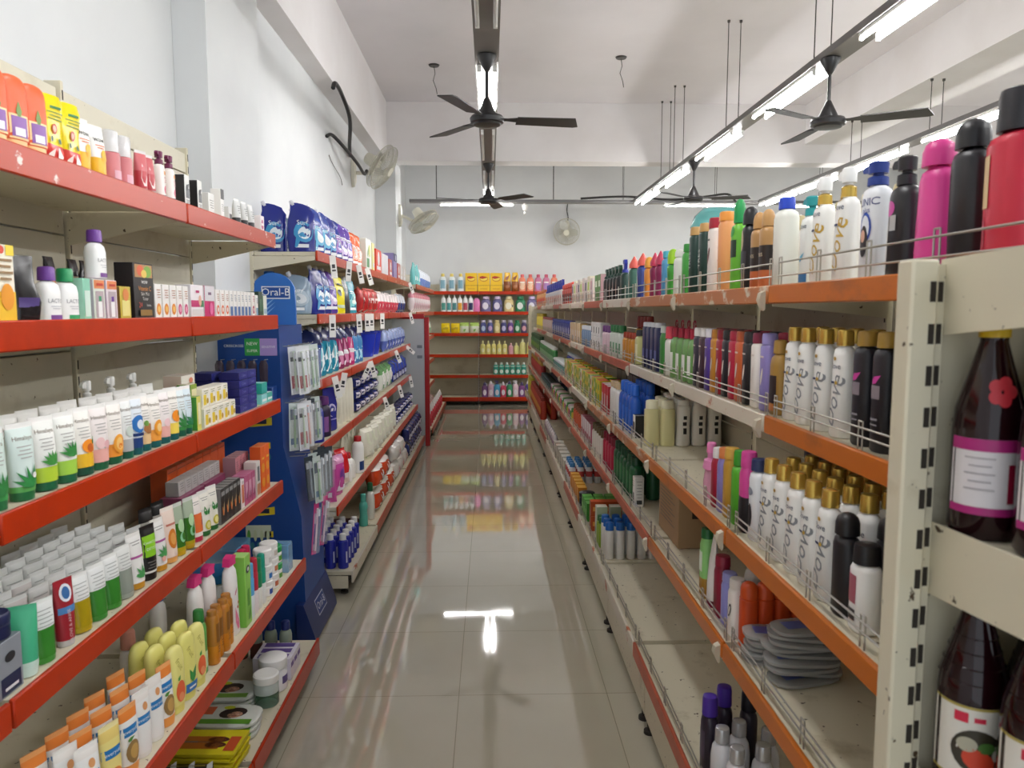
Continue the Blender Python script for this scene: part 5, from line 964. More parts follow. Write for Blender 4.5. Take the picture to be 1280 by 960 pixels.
    for c, cp, nm, y in seq:
        R_(bottle('shampoo_bottle', .056, .04, .205, c, cp, .03, e=3, cw=.46, sh=.05, neck=.85, D=[('oval', .0, .09, .006, .024, '#e9dfd6', -15), ('rect', -.012, .012, .14, .145, '#d9cfc6')]), f'{nm} bottle', 1, y)
    for i in range(9): R_(bottle('shampoo_bottle', .056, .04, .205, ['#8a1a3a', '#201e22'][i % 2], ['#b52a4a', '#2a282c'][i % 2], .03, e=3, cw=.46, sh=.05, neck=.85), ['dark crimson', 'black'][i % 2] + ' bottle in back row', 1, 2.0+.07*i, dx=.06)
    rg = bottle('shampoo_bottle', .06, .045, .23, clear('#7fae6a', .2, .9), '#a8203a', .07, style='ring', cw=.3, sh=.2, D=[('rect', -.02, .02, .03, .1, '#eef0e6')])
    for y in (2.69, 2.77, 2.86, 2.95): R_(rg, 'pale green bottle with ring cap', 1, y)
    R_(bottle('shampoo_bottle', .06, .045, .2, '#e6e6de', '#d9485a', .05, cw=.4), 'white bottle with coral cap', 1, 3.04); R_(bottle('shampoo_bottle', .06, .045, .2, '#3f8a3f', '#cfd8d0', .03, e=3, neck=.8, cw=.44), 'leaf green bottle with white cap', 1, 3.13)
    p = bottle('shampoo_bottle', .07, .045, .21, '#1d2452', '#dfe2ea', .02, e=4, neck=.9, cw=.5, sh=.04, D=[('rect', -.02, .02, .05, .09, '#5a64a0')])
    for i in range(4): R_(p, 'navy square shouldered bottle', 1, 3.23+.085*i)
    R_(bottle('shampoo_bottle', .08, .05, .17, '#cfcf8a', '#2a2b2f', .03, e=4, D=[('rect', -.03, .03, .03, .1, '#efeec4')]), 'pale yellow bottle with black cap', 1, 3.66)
    am = bottle('oil_bottle', .065, .055, .235, '#8a3f1a', '#8a2418', .06, cw=.3, sh=.25, neck=.34, bands=[(.13, '#e3c01c'), (.165, '#7a2f18')])
    for i in range(4): R_(am, 'brown oil bottle with yellow neck band', 1, 3.78+.085*i, dx=.07)
    for i in range(4): R_(bottle('oil_bottle', .05, .04, .15, '#c98a2c', '#a83a1c', .03), 'small amber bottle', 1, 3.78+.08*i)
    for i in range(4): R_(bottle('shampoo_bottle', .07, .045, .18, '#dfe6dc', '#2f7a45', .04, mono=True, D=[('rect', -.025, .025, .02, .08, '#6aa078')]), 'white bottle with bottle green cap', 1, 4.15+.1*i)
    for i in range(3): R_(bottle('shampoo_bottle', .07, .045, .17, '#e3c9d2', '#7a4a8a', .04, mono=True), 'pink bottle with purple cap', 1, 4.55+.1*i)
    wb = carton('carton_box', .1, .06, .09, '#f0efec', None, None, [('rect', -.03, .0, .02, .06, '#3a3a3c')])
    for i in range(4):
        for k in range(2): R_(wb, 'white carton stacked two high', 1, 4.9+.115*i, up=.092*k, cat='box')
        R_(carton('carton_box', .1, .06, .1, '#f0efec'), 'white carton set back', 1, 4.9+.115*i, up=0, dx=.07, cat='box')
    p = bottle('shampoo_bottle', .08, .05, .15, '#6f8fae', '#dfe4ea', .03, mono=True)
    for i in range(5): R_(p, 'grey blue bottle with white cap', 1, 5.4+.11*i)
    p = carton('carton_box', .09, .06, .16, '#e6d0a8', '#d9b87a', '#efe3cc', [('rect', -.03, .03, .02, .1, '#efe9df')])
    for i in range(6): R_(p, 'cream and tan carton', 1, 6.0+.13*i, cat='box')
    p = carton('carton_box', .2, .08, .08, '#3a2424', '#2a1a1c', '#4a2a2a')
    for i in range(6): R_(p, 'dark brown carton lying at back', 1, 5.45+.22*i, dx=.09, cat='box', same=True)
    p = bottle('cleaner_bottle', .1, .07, .17, '#2a3a8a', '#3a4a9a', .03, mono=True, D=[('oval', 0, .07, .03, .04, '#c4cbe4')])
    for i in range(12): R_(p, 'blue bottle with pale oval', 1, 6.85+.16*i)
    p = bottle('cleaner_bottle', .1, .07, .18, '#c9b5ae', '#a8524a', .03, mono=True)
    for i in range(10): R_(p, 'beige bottle with brick cap', 1, 8.85+.15*i)
    p = bottle('cleaner_bottle', .11, .08, .22, '#e3cf4a', '#c9b53a', .04, mono=True)
    for i in range(8): R_(p, 'yellow bottle near gondola end', 1, 10.45+.155*i)
    # ---- third shelf
    d3 = dove(.215)
    R_(bottle('shampoo_bottle', .06, .045, .155, '#ecebe8', '#1b1a1d', .035, e=2.4, cw=.4, sh=.1, neck=.7, D=[('rect', -.02, .01, .05, .1, '#a85a6a'), ('rect', -.02, .01, .02, .04, '#3a383c')]), 'short white bottle with black cap', 2, 1.275)
    for y, dx in ((1.24, .06), (1.31, .06), (1.345, .0)): R_(bottle('shampoo_bottle', .055, .042, .19, '#1f1e22', '#18171a', .04, e=2.3, cw=.42, style='dome'), 'black bottle beside short white one', 2, y, dx=dx)
    for y in (1.42, 1.495, 1.57, 1.645, 1.72): R_(d3, 'white gold capped bottle in front row', 2, y)
    for r in range(3):
        for i in range(6): R_(d3, 'gold capped white bottle behind front row', 2, 1.38+.07*i+.02*(r % 2), dx=.055+.052*r, same=True)
    R_(bottle('shampoo_bottle', .055, .04, .2, '#eceef2', '#23305a', .03, D=[('oval', 0, .06, .012, .03, '#23202a'), ('oval', 0, .12, .014, .01, '#8a90a0')]), 'white bottle with dark blue cap', 2, 1.79)
    R_(bottle('shampoo_bottle', .05, .04, .205, '#232126', '#d94a9a', .04, e=3, cw=.46, neck=.85, bands=[(.09, '#d94a9a')], D=[('rect', -.014, .014, .02, .08, '#232126')]), 'pink and black bottle', 2, 1.86)
    R_(bottle('shampoo_bottle', .05, .04, .195, '#5ab52f', '#3a9a2a', .04, e=2.4), 'bright green bottle', 2, 1.925); R_(bottle('shampoo_bottle', .05, .04, .19, '#c99a3a', '#d9a84a', .03, e=3, neck=.8, cw=.44), 'gold bottle', 2, 1.99)
    R_(bottle('shampoo_bottle', .045, .04, .18, '#8f86c9', '#d9824a', .03, e=3, neck=.8, cw=.44), 'lavender bottle with orange cap', 2, 2.045); R_(bottle('shampoo_bottle', .045, .04, .17, '#a81f3a', '#e6e3e0', .03, e=3, neck=.8, cw=.44), 'cherry red bottle', 2, 2.1)
    dl = MB(); dl.loft([(0, .024, .02, 2), (.05, .028, .022, 2), (.085, .02, .018, 2), (.09, .036, .024, 2), (.115, .03, .02, 2), (.12, .012, .012, 2), (.14, .012, .012, 2)], clear('#e9a8c4', .15, .8), 18, bands=[(.085, '#e08ab8')])
    ca = MB(); ca.loft([(.138, .015, .015, 2), (.165, .014, .014, 2), (.168, .01, .01, 2)], '#f08ac0', 12)
    R_(Proto('lotion_bottle', dl.done('lotion_bottle'), [Proto('cap', ca.done('cap'))], dims=(.07, .05, .168)), 'pink see-through bottle with wide collar', 2, 2.19)
    p = bottle('shampoo_bottle', .05, .04, .215, '#1f1d22', '#d94a9a', .03, e=3, cw=.46, neck=.85, sh=.04)
    for i in range(13): R_(p, 'black bottle with pink cap at back', 2, 1.26+.062*i, dx=.225, same=True)
    p = bottle('shampoo_bottle', .05, .04, .21, '#1d1c20', '#222126', .03, e=3, cw=.46, neck=.85, sh=.04)
    for i in range(13): R_(p, 'all black bottle at back', 2, 1.28+.062*i, dx=.275, same=True)
    # block that ends with five bottles across the shelf
    w3 = 'right gondola third shelf'
    yl = bottle('conditioner_bottle', .06, .045, .19, '#d5cf9a', '#e3dfc0', .035, e=3, cw=.48, neck=.9, sh=.03)
    wf = bottle('conditioner_bottle', .058, .045, .19, '#e9e6dc', '#efece4', .02, e=2.3, cw=.45, neck=.8, sh=.06, waist=.1, D=[('rect', -.004, .010, .05, .075, '#2a2826'), ('rect', -.006, .010, .085, .1, '#2a2826'), ('rect', -.004, .010, .11, .125, '#2a2826')])
    for X, p, ds in ((.66, yl, 'pale yellow bottle at block front'), (.725, yl, 'pale yellow bottle at block front'), (.79, wf, 'white bottle with black lettering'), (.855, wf, 'white bottle with black lettering'), (.92, wf, 'white bottle with black lettering')):
        good(p, ds, w3, (X, 3.05, RZ[2]+.001), 0, 'bottle')
    for r in range(4):
        for X in (.79, .855, .92): good(wf, 'white bottle deeper in the block', w3, (X, 3.12+.065*r, RZ[2]+.001), -PI/2, 'bottle', 0, 0, True)
    for r in range(2): good(yl, 'pale yellow bottle deeper in the block', w3, (.725, 3.12+.065*r, RZ[2]+.001), -PI/2, 'bottle')
    R_(carton('carton_box', .05, .05, .1, '#e6e3dc', '#22211f', None, [('rect', -.018, .018, .02, .07, '#3a3a38')]), 'small white carton with black side', 2, 3.25, cat='box')
    bl = bottle('oil_bottle', .075, .055, .22, '#1d57b8', '#2461c4', .05, cw=.3, sh=.25, neck=.36, D=[('rect', -.026, .026, .03, .11, '#2f6fd0')])
    for i in range(4): R_(bl, 'blue hair oil bottle', 2, 3.37+.085*i); R_(bl, 'blue hair oil bottle in back row', 2, 3.42+.085*i, dx=.08)
    for i in range(3): R_(bottle('lotion_bottle', .06, .045, .19, '#e9e7e0', '#c9b08a', .03), 'white bottle with tan cap', 2, 3.74+.08*i)
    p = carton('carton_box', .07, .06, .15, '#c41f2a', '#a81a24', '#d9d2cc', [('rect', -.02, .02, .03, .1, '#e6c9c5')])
    for i in range(3): R_(p, 'bright red carton', 2, 4.0+.085*i, cat='box')
    p = carton('carton_box', .16, .08, .2, '#211d20', '#1a171a', '#2a2529')
    for i in range(5): R_(p, 'large black carton at back', 2, 3.85+.17*i, dx=.155, cat='box', same=True)
    yc = [carton('carton_box', .075, .06, .15, c, d, t, [('rect', -.025, .025, .02, .07, e), ('oval', 0, .11, .02, .02, e)]) for c, d, t, e in (('#d9c41c', '#b8a81c', '#c02a2a', '#4f9a3a'), ('#7aa83a', '#5f9a35', '#c9c04a', '#e9e3b0'), ('#e6e0d0', '#c9c4b0', '#3f8a4a', '#c9302a'))]
    for i in range(24): R_(yc[[0, 0, 1, 0, 2, 1][i % 6]], ['yellow carton with green panel', 'green carton with cream panel', 'white carton with red panel'][[0, 0, 1, 0, 2, 1][i % 6]], 2, 4.32+.085*i, cat='box')
    for i in range(12): R_(yc[[0, 1, 0][i % 3]], 'yellow or green carton in second row', 2, 4.35+.17*i, dx=.075, up=.0, cat='box', same=True)
    p = jar('cream_jar', .045, .09, '#5a8f86', '#dfe6e3', .02, mono=True)
    for i in range(11): R_(p, 'sea green jar with white lid', 2, 6.42+.1*i, cat='jar')
    p = bottle('oil_bottle', .07, .06, .15, '#1f3a9a', '#c9d8dc', .03, mono=True)
    for i in range(10): R_(p, 'navy bottle with silver cap', 2, 6.4+.1*i, dx=.12, same=False)
    p = bottle('oil_bottle', .08, .06, .18, '#3f8a4a', '#e6eae4', .03, mono=True, D=[('rect', -.03, .03, .03, .09, '#8fc08f')])
    for i in range(14): R_(p, 'green bottle with white cap', 2, 7.6+.14*i)
    p = bottle('oil_bottle', .1, .07, .22, '#2a5f2f', '#1f4a28', .05, mono=True, D=[('oval', 0, .08, .03, .045, '#7fae4a')])
    for i in range(14): R_(p, 'dark green bottle near far end', 2, 9.65+.14*i)
    # ---- fourth shelf
    R_(bottle('shampoo_bottle', .05, .04, .21, '#7fbf6a', '#1f6a35', .03, e=3, neck=.8, cw=.44, bands=[(0, '#b58a3a'), (.06, '#8fcf7a')], D=[('rect', -.014, .014, .08, .14, '#e3efda')]), 'light green bottle with forest cap', 3, 2.22)
    R_(tube('lotion_tube', .06, .21, '#efece8', '#7a1a3a', .02, .42, .04, D=[('leaf', -.01, .06, .08, 80, .02, '#c9a0a8')]), 'white tube with maroon foot', 3, 2.15, rz=-10, cat='tube')
    R_(bottle('shampoo_bottle', .055, .042, .175, '#8a1a35', '#99203c', .03, e=3, neck=.85, cw=.46), 'maroon bottle', 3, 2.075); R_(bottle('shampoo_bottle', .05, .04, .15, '#8f90d0', '#9a9bd6', .025, e=3, neck=.85, cw=.46), 'periwinkle bottle', 3, 2.01)
    R_(bottle('shampoo_bottle', .055, .042, .155, '#efeae4', '#e6e1da', .025, e=3, neck=.8, cw=.44, D=[('oval', .004, .07, .009, .02, '#3a3034', -20), ('oval', .004, .07, .005, .014, '#efeae4', -20)]), 'white bottle with black swirl', 3, 1.95)
    ob = bottle('shampoo_bottle', .05, .044, .17, '#cf4a1a', '#d9541f', .04, e=2.6, cw=.5, neck=.94, sh=.03, style='dome')
    for k in range(8): good(ob, 'glossy orange red bottle', 'right gondola fourth shelf', (.655+.041*k, 1.885, RZ[3]+.001), -.3*0-PI/2, 'bottle')
    for k in range(5): good(bottle('shampoo_bottle', .055, .045, .2, '#cfcdc8', '#bdbab4', .03, mono=True), 'grey white bottle behind orange ones', 'right gondola fourth shelf', (.70+.055*k, 1.98, RZ[3]+.001), -PI/2, 'bottle')
    fl = MB(); fl.loft([(0, .07, .036, 3), (.003, .085, .045, 3.4), (.010, .085, .045, 3.4), (.013, .07, .036, 3)], clear('#b9bab7', .1, .6), 20, capt=True)
    fl.rect(lambda x, z: Vector((x, z, .0138)), -.06, -.01, -.02, .02, '#5a66a8'); fl.rect(lambda x, z: Vector((x, z, .0138)), .0, .06, -.015, .015, '#8f9088')
    fp = Proto('razor_pack', fl.done('razor_pack'), dims=(.17, .09, .014))
    for i in range(9): good(fp, 'clear flat pack heaped in a pile', 'right gondola fourth shelf', (.725+random.uniform(-.012, .012), 1.72+random.uniform(-.01, .01), RZ[3]+.002+.0142*i), random.uniform(-.25, .25), 'pack', 0, 0, True)
    for i in range(5): good(fp, 'clear flat pack heaped beside the pile', 'right gondola fourth shelf', (.71+random.uniform(-.01, .01), 1.815-.0*i, RZ[3]+.002+.0142*i), random.uniform(-.15, .15), 'pack', 0, 0, True)
    # cardboard box
    cb = MB(); cb.box(0, .25, 0, .30, 0, .212, mat('#a98a66', .7), .003); fx = lambda x, z: Vector((-.0008, .30-x, z)); fy = lambda x, z: Vector((x, -.0008, z))
    for k in range(11): cb.rect(fx, .03, .03+.22*(1-.3*((k*7) % 3)/2), .06+.014*k, .0635+.014*k, '#4a3a2c', 2, 1)
    cb.rect(fy, .05, .075, .11, .17, '#2a231e'); cb.rect(fy, .13, .2, .12, .122, '#5a4636'); cb.rect(fy, .13, .2, .16, .162, '#5a4636'); cb.rect(fy, .125, .128, .1, .18, '#5a4636')
    fl_ = MB(); fl_.box(.0, .25, .147, .153, .2125, .2135, '#8f7352')
    o = good(Proto('cardboard_box', cb.done('cardboard_box'), [Proto('packing_tape', fl_.done('packing_tape'))], dims=(.25, .3, .215)), 'printed brown cardboard box', 'right gondola fourth shelf', (.67, 2.66, RZ[3]+.001), 0, 'box')
    R_(carton('carton_box', .05, .04, .13, '#eceae4', '#d9d6ce', None, [('rect', -.012, .012, .012, .06, '#3a3a38')] + tl(0, .11, .03, 3, .01, '#777'), tl(0, .11, .025, 6, .014, '#777') + [('rect', -.012, .012, .012, .03, '#3a3a38')]), 'slim white carton with barcode', 3, 3.26, cat='box')
    p = bottle('oil_bottle', .075, .06, .2, '#1f5a34', '#174a2a', .04, mono=True, D=[('rect', -.025, .025, .04, .12, '#3a7a4a')])
    for i in range(6): R_(p, 'bottle green oil bottle', 3, 3.36+.085*i); R_(p, 'bottle green oil bottle set back', 3, 3.38+.085*i, dx=.08)
    p = bottle('oil_bottle', .07, .05, .19, '#b01f3f', '#8a1830', .04, mono=True)
    for i in range(4): R_(p, 'ruby red bottle', 3, 3.9+.085*i)
    for i in range(5): R_(bottle('oil_bottle', .07, .05, .17, '#dfd9cc', '#6a5a3a', .04, mono=True), 'cream bottle with brown cap', 3, 4.26+.085*i)
    for i in range(5): R_(carton('carton_box', .08, .06, .14, '#e6dfe0', '#b5526a', None, [('rect', -.03, .03, .02, .06, '#a83a52')]), 'white carton with berry side', 3, 4.72+.1*i, cat='box')
    for i in range(5): R_(bottle('oil_bottle', .08, .06, .16, '#c4562a', '#8a5a3a', .04, mono=True), 'rust orange bottle', 3, 5.24+.1*i)
    cy = [jar('cream_jar', .045, .1, c, d, .03, mono=True) for c, d in (('#c9b53a', '#3f8a3a'), ('#4f9a4a', '#dfe3d4'), ('#b5487a', '#d9c4cc'))]
    for i in range(18): R_(cy[i % 3], ['yellow jar with green lid', 'green jar with pale lid', 'pink jar with pale lid'][i % 3], 3, 5.78+.115*i, cat='jar')
    for i in range(12): R_(jar('cream_jar', .045, .09, '#3a5f5a', '#1f3a3a', .03, mono=True), 'dark teal jar', 3, 7.9+.12*i, cat='jar'); R_(jar('cream_jar', .045, .09, '#3f5a6a', '#2a3a4a', .03, mono=True), 'slate jar behind teal ones', 3, 7.9+.12*i, dx=.1, cat='jar', same=True)
    p = bottle('oil_bottle', .1, .07, .2, '#a82a2a', '#c9a03a', .04, mono=True)
    for i in range(15): R_(p, 'red bottle with gold cap', 3, 9.4+.15*i)
    # ---- base shelf
    wtb = tube('lotion_tube', .058, .19, '#eceae6', '#1f62b0', .03, .45, .04); 
    tb = bottle('lotion_bottle', .05, .045, .19, '#e6e4df', '#1f62b0', .04, e=2.2, cw=.5, neck=.94, sh=.03, taper=.96)
    for r in range(3):
        for k in range(6): good(tb, 'white bottle with blue cap', 'right gondola base shelf', (.605+.055*k, 3.80+.07*r, RZ[4]+.001), -PI/2, 'bottle', 0, 0, True)
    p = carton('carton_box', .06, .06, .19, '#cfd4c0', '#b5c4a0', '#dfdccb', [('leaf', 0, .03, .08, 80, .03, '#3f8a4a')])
    for k in range(3): good(p, 'pale green tall carton', 'right gondola base shelf', (.61+.075*k, 4.12, RZ[4]+.001), -PI/2, 'box')
    for k in range(2): R_(bottle('lotion_bottle', .05, .04, .16, '#8aa83a', '#2f6a35', .03, mono=True), 'olive bottle by tall cartons', 4, 3.99+.055*k)
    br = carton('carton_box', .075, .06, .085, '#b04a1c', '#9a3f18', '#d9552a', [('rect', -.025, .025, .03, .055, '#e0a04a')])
    for k in range(5):
        for u in range(2): good(br, 'orange brown carton stacked in wall', 'right gondola base shelf', (.61+.068*k, 4.30, RZ[4]+.001+.087*u), 0, 'box', 0, 0, True)
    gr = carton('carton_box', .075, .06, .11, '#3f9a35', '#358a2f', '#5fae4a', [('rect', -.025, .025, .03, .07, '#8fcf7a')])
    for k in range(4):
        for u in range(3): R_(gr, 'green carton in a wall of cartons', 4, 4.5+.085*u, dx=.07*k, cat='box', same=True)
    R_(jar('cream_jar', .05, .09, '#1d2030', '#15161f', .03, mono=True), 'black jar by green cartons', 4, 4.84, cat='jar')
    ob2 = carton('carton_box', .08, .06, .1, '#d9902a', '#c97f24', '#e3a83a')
    for k in range(5): R_(ob2, 'amber carton', 4, 4.95+.1*k, cat='box')
    bt = bottle('shampoo_bottle', .06, .05, .15, '#dfe2e3', '#3f7fb5', .03, mono=True, bands=[(.05, '#c44a4a'), (.09, '#e6e6e6')])
    for k in range(6):
        for u in range(4): R_(bt, 'small white bottle with blue cap', 4, 5.48+.08*u, dx=.062*k, same=True)
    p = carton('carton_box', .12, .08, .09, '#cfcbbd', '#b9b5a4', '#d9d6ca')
    for i in range(6): R_(p, 'greyish low carton', 4, 5.9+.16*i, cat='box')
    p = packet('sachet_pouch', .1, .05, .12, '#c9b5c9', [(.06, '#e3dfe2')])
    for i in range(8): R_(p, 'pale lilac pouch', 4, 6.95+.14*i, cat='pouch')
    p = bottle('oil_bottle', .1, .08, .26, '#b03a24', '#8a2a1c', .04, mono=True, D=[('oval', 0, .1, .035, .05, '#d9a04a')])
    for i in range(16): R_(p, 'red brown bottle', 4, 8.7+.135*i); R_(p, 'red brown bottle in back row', 4, 8.7+.135*i, dx=.12, same=True)
    p = bottle('oil_bottle', .1, .08, .28, '#c9bf3a', '#a8a02a', .04, mono=True)
    for i in range(5): R_(p, 'yellow green bottle at far end', 4, 10.9+.14*i)
    # bottles low in front
    vp = bottle('shampoo_bottle', .06, .045, .215, '#2a2030', '#4a2a9a', .055, e=2.3, cw=.38, sh=.15, D=[('rect', -.02, .02, .04, .12, '#4a3f55')])
    for X, y in ((.60, 2.04), (.655, 2.09)): good(vp, 'dark bottle with violet cap', 'right gondola base shelf', (X, y, RZ[4]+.001), -PI/2, 'bottle')
    good(bottle('shampoo_bottle', .06, .045, .215, '#35303a', '#15151f', .055, e=2.3, cw=.38, sh=.15), 'dark bottle with black cap', 'right gondola base shelf', (.715, 2.06, RZ[4]+.001), -PI/2, 'bottle')
    sv = mat('#c9c9cc', .25, .6)
    cl = bottle('serum_bottle', .075, .055, .17, mat('#d9d9dc', .15), sv, .04, e=2.2, cw=.28, sh=.35, neck=.3)
    for X, y in ((.61, 1.96), (.665, 1.99), (.62, 1.87), (.69, 1.88), (.73, 1.95)): good(cl, 'pearly bottle with silver cap', 'right gondola base shelf', (X, y, RZ[4]+.001), -PI/2, 'bottle', 0, 0, True)

# ================================================================== END CAP WITH DARK SYRUP BOTTLES
def end_cap():
    root = empty('end_rack', (.497, .905, 0), 'cream slotted end rack holding dark syrup bottles, beside the right gondola', 'rack')
    Wd = 1.0
    for k, x in enumerate((0, Wd-.045)):
        mb = MB(); mb.box(x, x+.033, -.035, .0, 0, 1.66, CREAM, .003); mb.box(x+.0332, x+.046, -.026, .0, 0, 1.655, CREAM, .001)
        z = .06
        while z < 1.62:
            mb.box(x+.022, x+.029, -.0357, -.03, z, z+.024, DARKGAP); mb.box(x+.037, x+.043, -.0267, -.02, z, z+.024, DARKGAP); z += .05
        part('upright', mb, root)
    mb = MB(); mb.box(.046, Wd-.046, -.012, -.004, .1, 1.655, CREAM, .001); part('back_panel', mb, root)
    M = Matrix.Rotation(math.radians(3), 4, 'X')
    for i, z in enumerate((1.655, 1.335, 1.015, .66, .2)):
        s = MB(); s.box(.05, Wd-.05, -.36, -.016, z-.02, z, CREAM, .002)
        sh = part('shelf', s, root)
        f = MB(); f.box(.046, Wd-.046, -.374, -.361, z-.05, z+.008, CREAM, .003); part('fascia', f, sh)
        for x in (.0465, Wd-.0495):
            b = MB(); b.prism([(-.016, z+.006), (-.36, z+.018), (-.36, z-.055), (-.016, z-.085)], x-.0015, x+.0015, CREAM, 'x'); part('bracket', b, sh)
    DK = mat('#23090f', .08)
    def syrup(lab, kind):
        R = [(0, .034, .034, 2), (.006, .038, .038, 2), (.125, .038, .038, 2), (.15, .036, .036, 2), (.2, .022, .022, 2), (.228, .0145, .0145, 2), (.235, .0145, .0145, 2)]
        mb = MB(); mb.loft(R, DK, 28); f = surf_of(R, .0006); f2 = surf_of(R, .0012); f3 = surf_of(R, .0018)
        if kind == 0:
            mb.rect(f, -.036, .036, .03, .118, '#e6e0e3', 14, 4); mb.rect(f2, -.036, .036, .104, .118, '#b52a7c', 14, 2); mb.rect(f2, -.036, .036, .03, .039, '#b52a7c', 14, 2)
            mb.rect(f2, .018, .036, .045, .09, '#a8183f', 6, 2)
            for k in range(5): mb.oval(f, .008+.008*math.cos(k*1.257), .172+.010*math.sin(k*1.257), .007, .008, '#c9333f')
            mb.decals(f2, tl(-.01, .095, .03, 5, .009, '#b9b2b6', .002))
        else:
            mb.rect(f, -.037, .037, .028, .12, '#e9e4da', 14, 4); mb.rect(f2, -.037, .037, .117, .12, '#b5a24a', 14, 1); mb.rect(f2, -.037, .037, .028, .031, '#b5a24a', 14, 1)
            mb.oval(f2, .004, .066, .026, .027, '#3a3428', 0, 20); mb.oval(f3, -.006, .074, .011, .009, '#b9b5a0'); mb.oval(f3, .006, .056, .018, .013, '#d9482f', -25); mb.oval(f3, .014, .072, .009, .007, '#4f7a3a')
            mb.rect(f2, -.02, -.006, .1, .112, '#d92a4a'); mb.rect(f2, .0, .012, .102, .108, '#d92a4a')
            for k in range(4): mb.tube([(r_*math.cos(2*PI*i/16), r_*math.sin(2*PI*i/16), z_) for i in range(16)], .0012, DK, 5, True) if (r_ := ring_at(R, (z_ := .145+.017*k))[1]) else None
        c = MB(); c.loft([(.233, .0165, .0165, 2), (.252, .0165, .0165, 2), (.255, .014, .014, 2)], '#d9b31c' , 16)
        return Proto('syrup_bottle', mb.done('syrup_bottle'), [Proto('cap', c.done('cap'), label='yellow screw cap')], dims=(.076, .076, .255))
    a, b = syrup(None, 0), syrup(None, 1)
    for k in range(5):
        for r in range(2):
            X, Y = .585+.088*k, .848-.082*r
            good(a, 'dark syrup bottle with pink edged label', 'end rack second shelf', (X+.022*r, Y, 1.336), -.5, 'bottle')
            good(b, 'dark ribbed bottle with fruit bowl label', 'end rack third shelf', (X+.022*r, Y, 1.016), -.5, 'bottle')

# ================================================================== THE ROOM
def plaster(name, c, c2, sc=1.3, rough=.75):
    m = bpy.data.materials.new(name); m.use_nodes = True; nt = m.node_tree; N = nt.nodes; Lk = nt.links; b = N['Principled BSDF']
    g = N.new('ShaderNodeNewGeometry'); n = N.new('ShaderNodeTexNoise'); n.inputs['Scale'].default_value = sc; n.inputs['Detail'].default_value = 5
    Lk.new(g.outputs['Position'], n.inputs['Vector'])
    r = N.new('ShaderNodeMapRange'); r.inputs[1].default_value = .4; r.inputs[2].default_value = .65; Lk.new(n.outputs['Fac'], r.inputs[0])
    x = N.new('ShaderNodeMix'); x.data_type = 'RGBA'; x.inputs[6].default_value = lin(c); x.inputs[7].default_value = lin(c2)
    Lk.new(r.outputs[0], x.inputs[0]); Lk.new(x.outputs[2], b.inputs['Base Color']); b.inputs['Roughness'].default_value = rough
    return m
def floor_mat():
    m = bpy.data.materials.new('polished_tile'); m.use_nodes = True; nt = m.node_tree; N = nt.nodes; Lk = nt.links; b = N['Principled BSDF']
    g = N.new('ShaderNodeNewGeometry'); mp = N.new('ShaderNodeMapping'); mp.inputs['Location'].default_value = (.136, .13, 0)
    Lk.new(g.outputs['Position'], mp.inputs[0])
    br = N.new('ShaderNodeTexBrick'); br.offset = 0; br.inputs['Scale'].default_value = 1; br.inputs['Brick Width'].default_value = .62; br.inputs['Row Height'].default_value = .62; br.inputs['Mortar Size'].default_value = .0016; br.inputs['Mortar Smooth'].default_value = 0
    br.inputs['Color1'].default_value = lin('#bbb6a4'); br.inputs['Color2'].default_value = lin('#b7b29f'); br.inputs['Mortar'].default_value = lin('#8f8a78')
    Lk.new(mp.outputs[0], br.inputs['Vector'])
    n = N.new('ShaderNodeTexNoise'); n.inputs['Scale'].default_value = 2.2; n.inputs['Detail'].default_value = 7; Lk.new(g.outputs['Position'], n.inputs['Vector'])
    r = N.new('ShaderNodeMapRange'); r.inputs[1].default_value = .42; r.inputs[2].default_value = .72; r.inputs[3].default_value = 0; r.inputs[4].default_value = .22; Lk.new(n.outputs['Fac'], r.inputs[0])
    x = N.new('ShaderNodeMix'); x.data_type = 'RGBA'; x.inputs[7].default_value = lin('#9f9a86'); Lk.new(br.outputs['Color'], x.inputs[6]); Lk.new(r.outputs[0], x.inputs[0])
    Lk.new(x.outputs[2], b.inputs['Base Color'])
    r2 = N.new('ShaderNodeMapRange'); r2.inputs[1].default_value = .35; r2.inputs[2].default_value = .75; r2.inputs[3].default_value = .03; r2.inputs[4].default_value = .085; Lk.new(n.outputs['Fac'], r2.inputs[0]); Lk.new(r2.outputs[0], b.inputs['Roughness'])
    b.inputs['IOR'].default_value = 1.7; b.inputs['Coat Weight'].default_value = .6; b.inputs['Coat Roughness'].default_value = .03
    nb = N.new('ShaderNodeTexNoise'); nb.inputs['Scale'].default_value = 5.5; nb.inputs['Detail'].default_value = 2; Lk.new(g.outputs['Position'], nb.inputs['Vector'])
    bp = N.new('ShaderNodeBump'); bp.inputs['Strength'].default_value = .03; bp.inputs['Distance'].default_value = .006; Lk.new(nb.outputs['Fac'], bp.inputs['Height']); Lk.new(bp.outputs[0], b.inputs['Normal'])
    return m
WALL = plaster('white_wall_paint', '#e0e2e2', '#d8dadb'); CEIL = plaster('ceiling_paint', '#e6e2e5', '#dedadd', .8); BEAM = plaster('beam_paint', '#e8e5e5', '#e0dcdb')
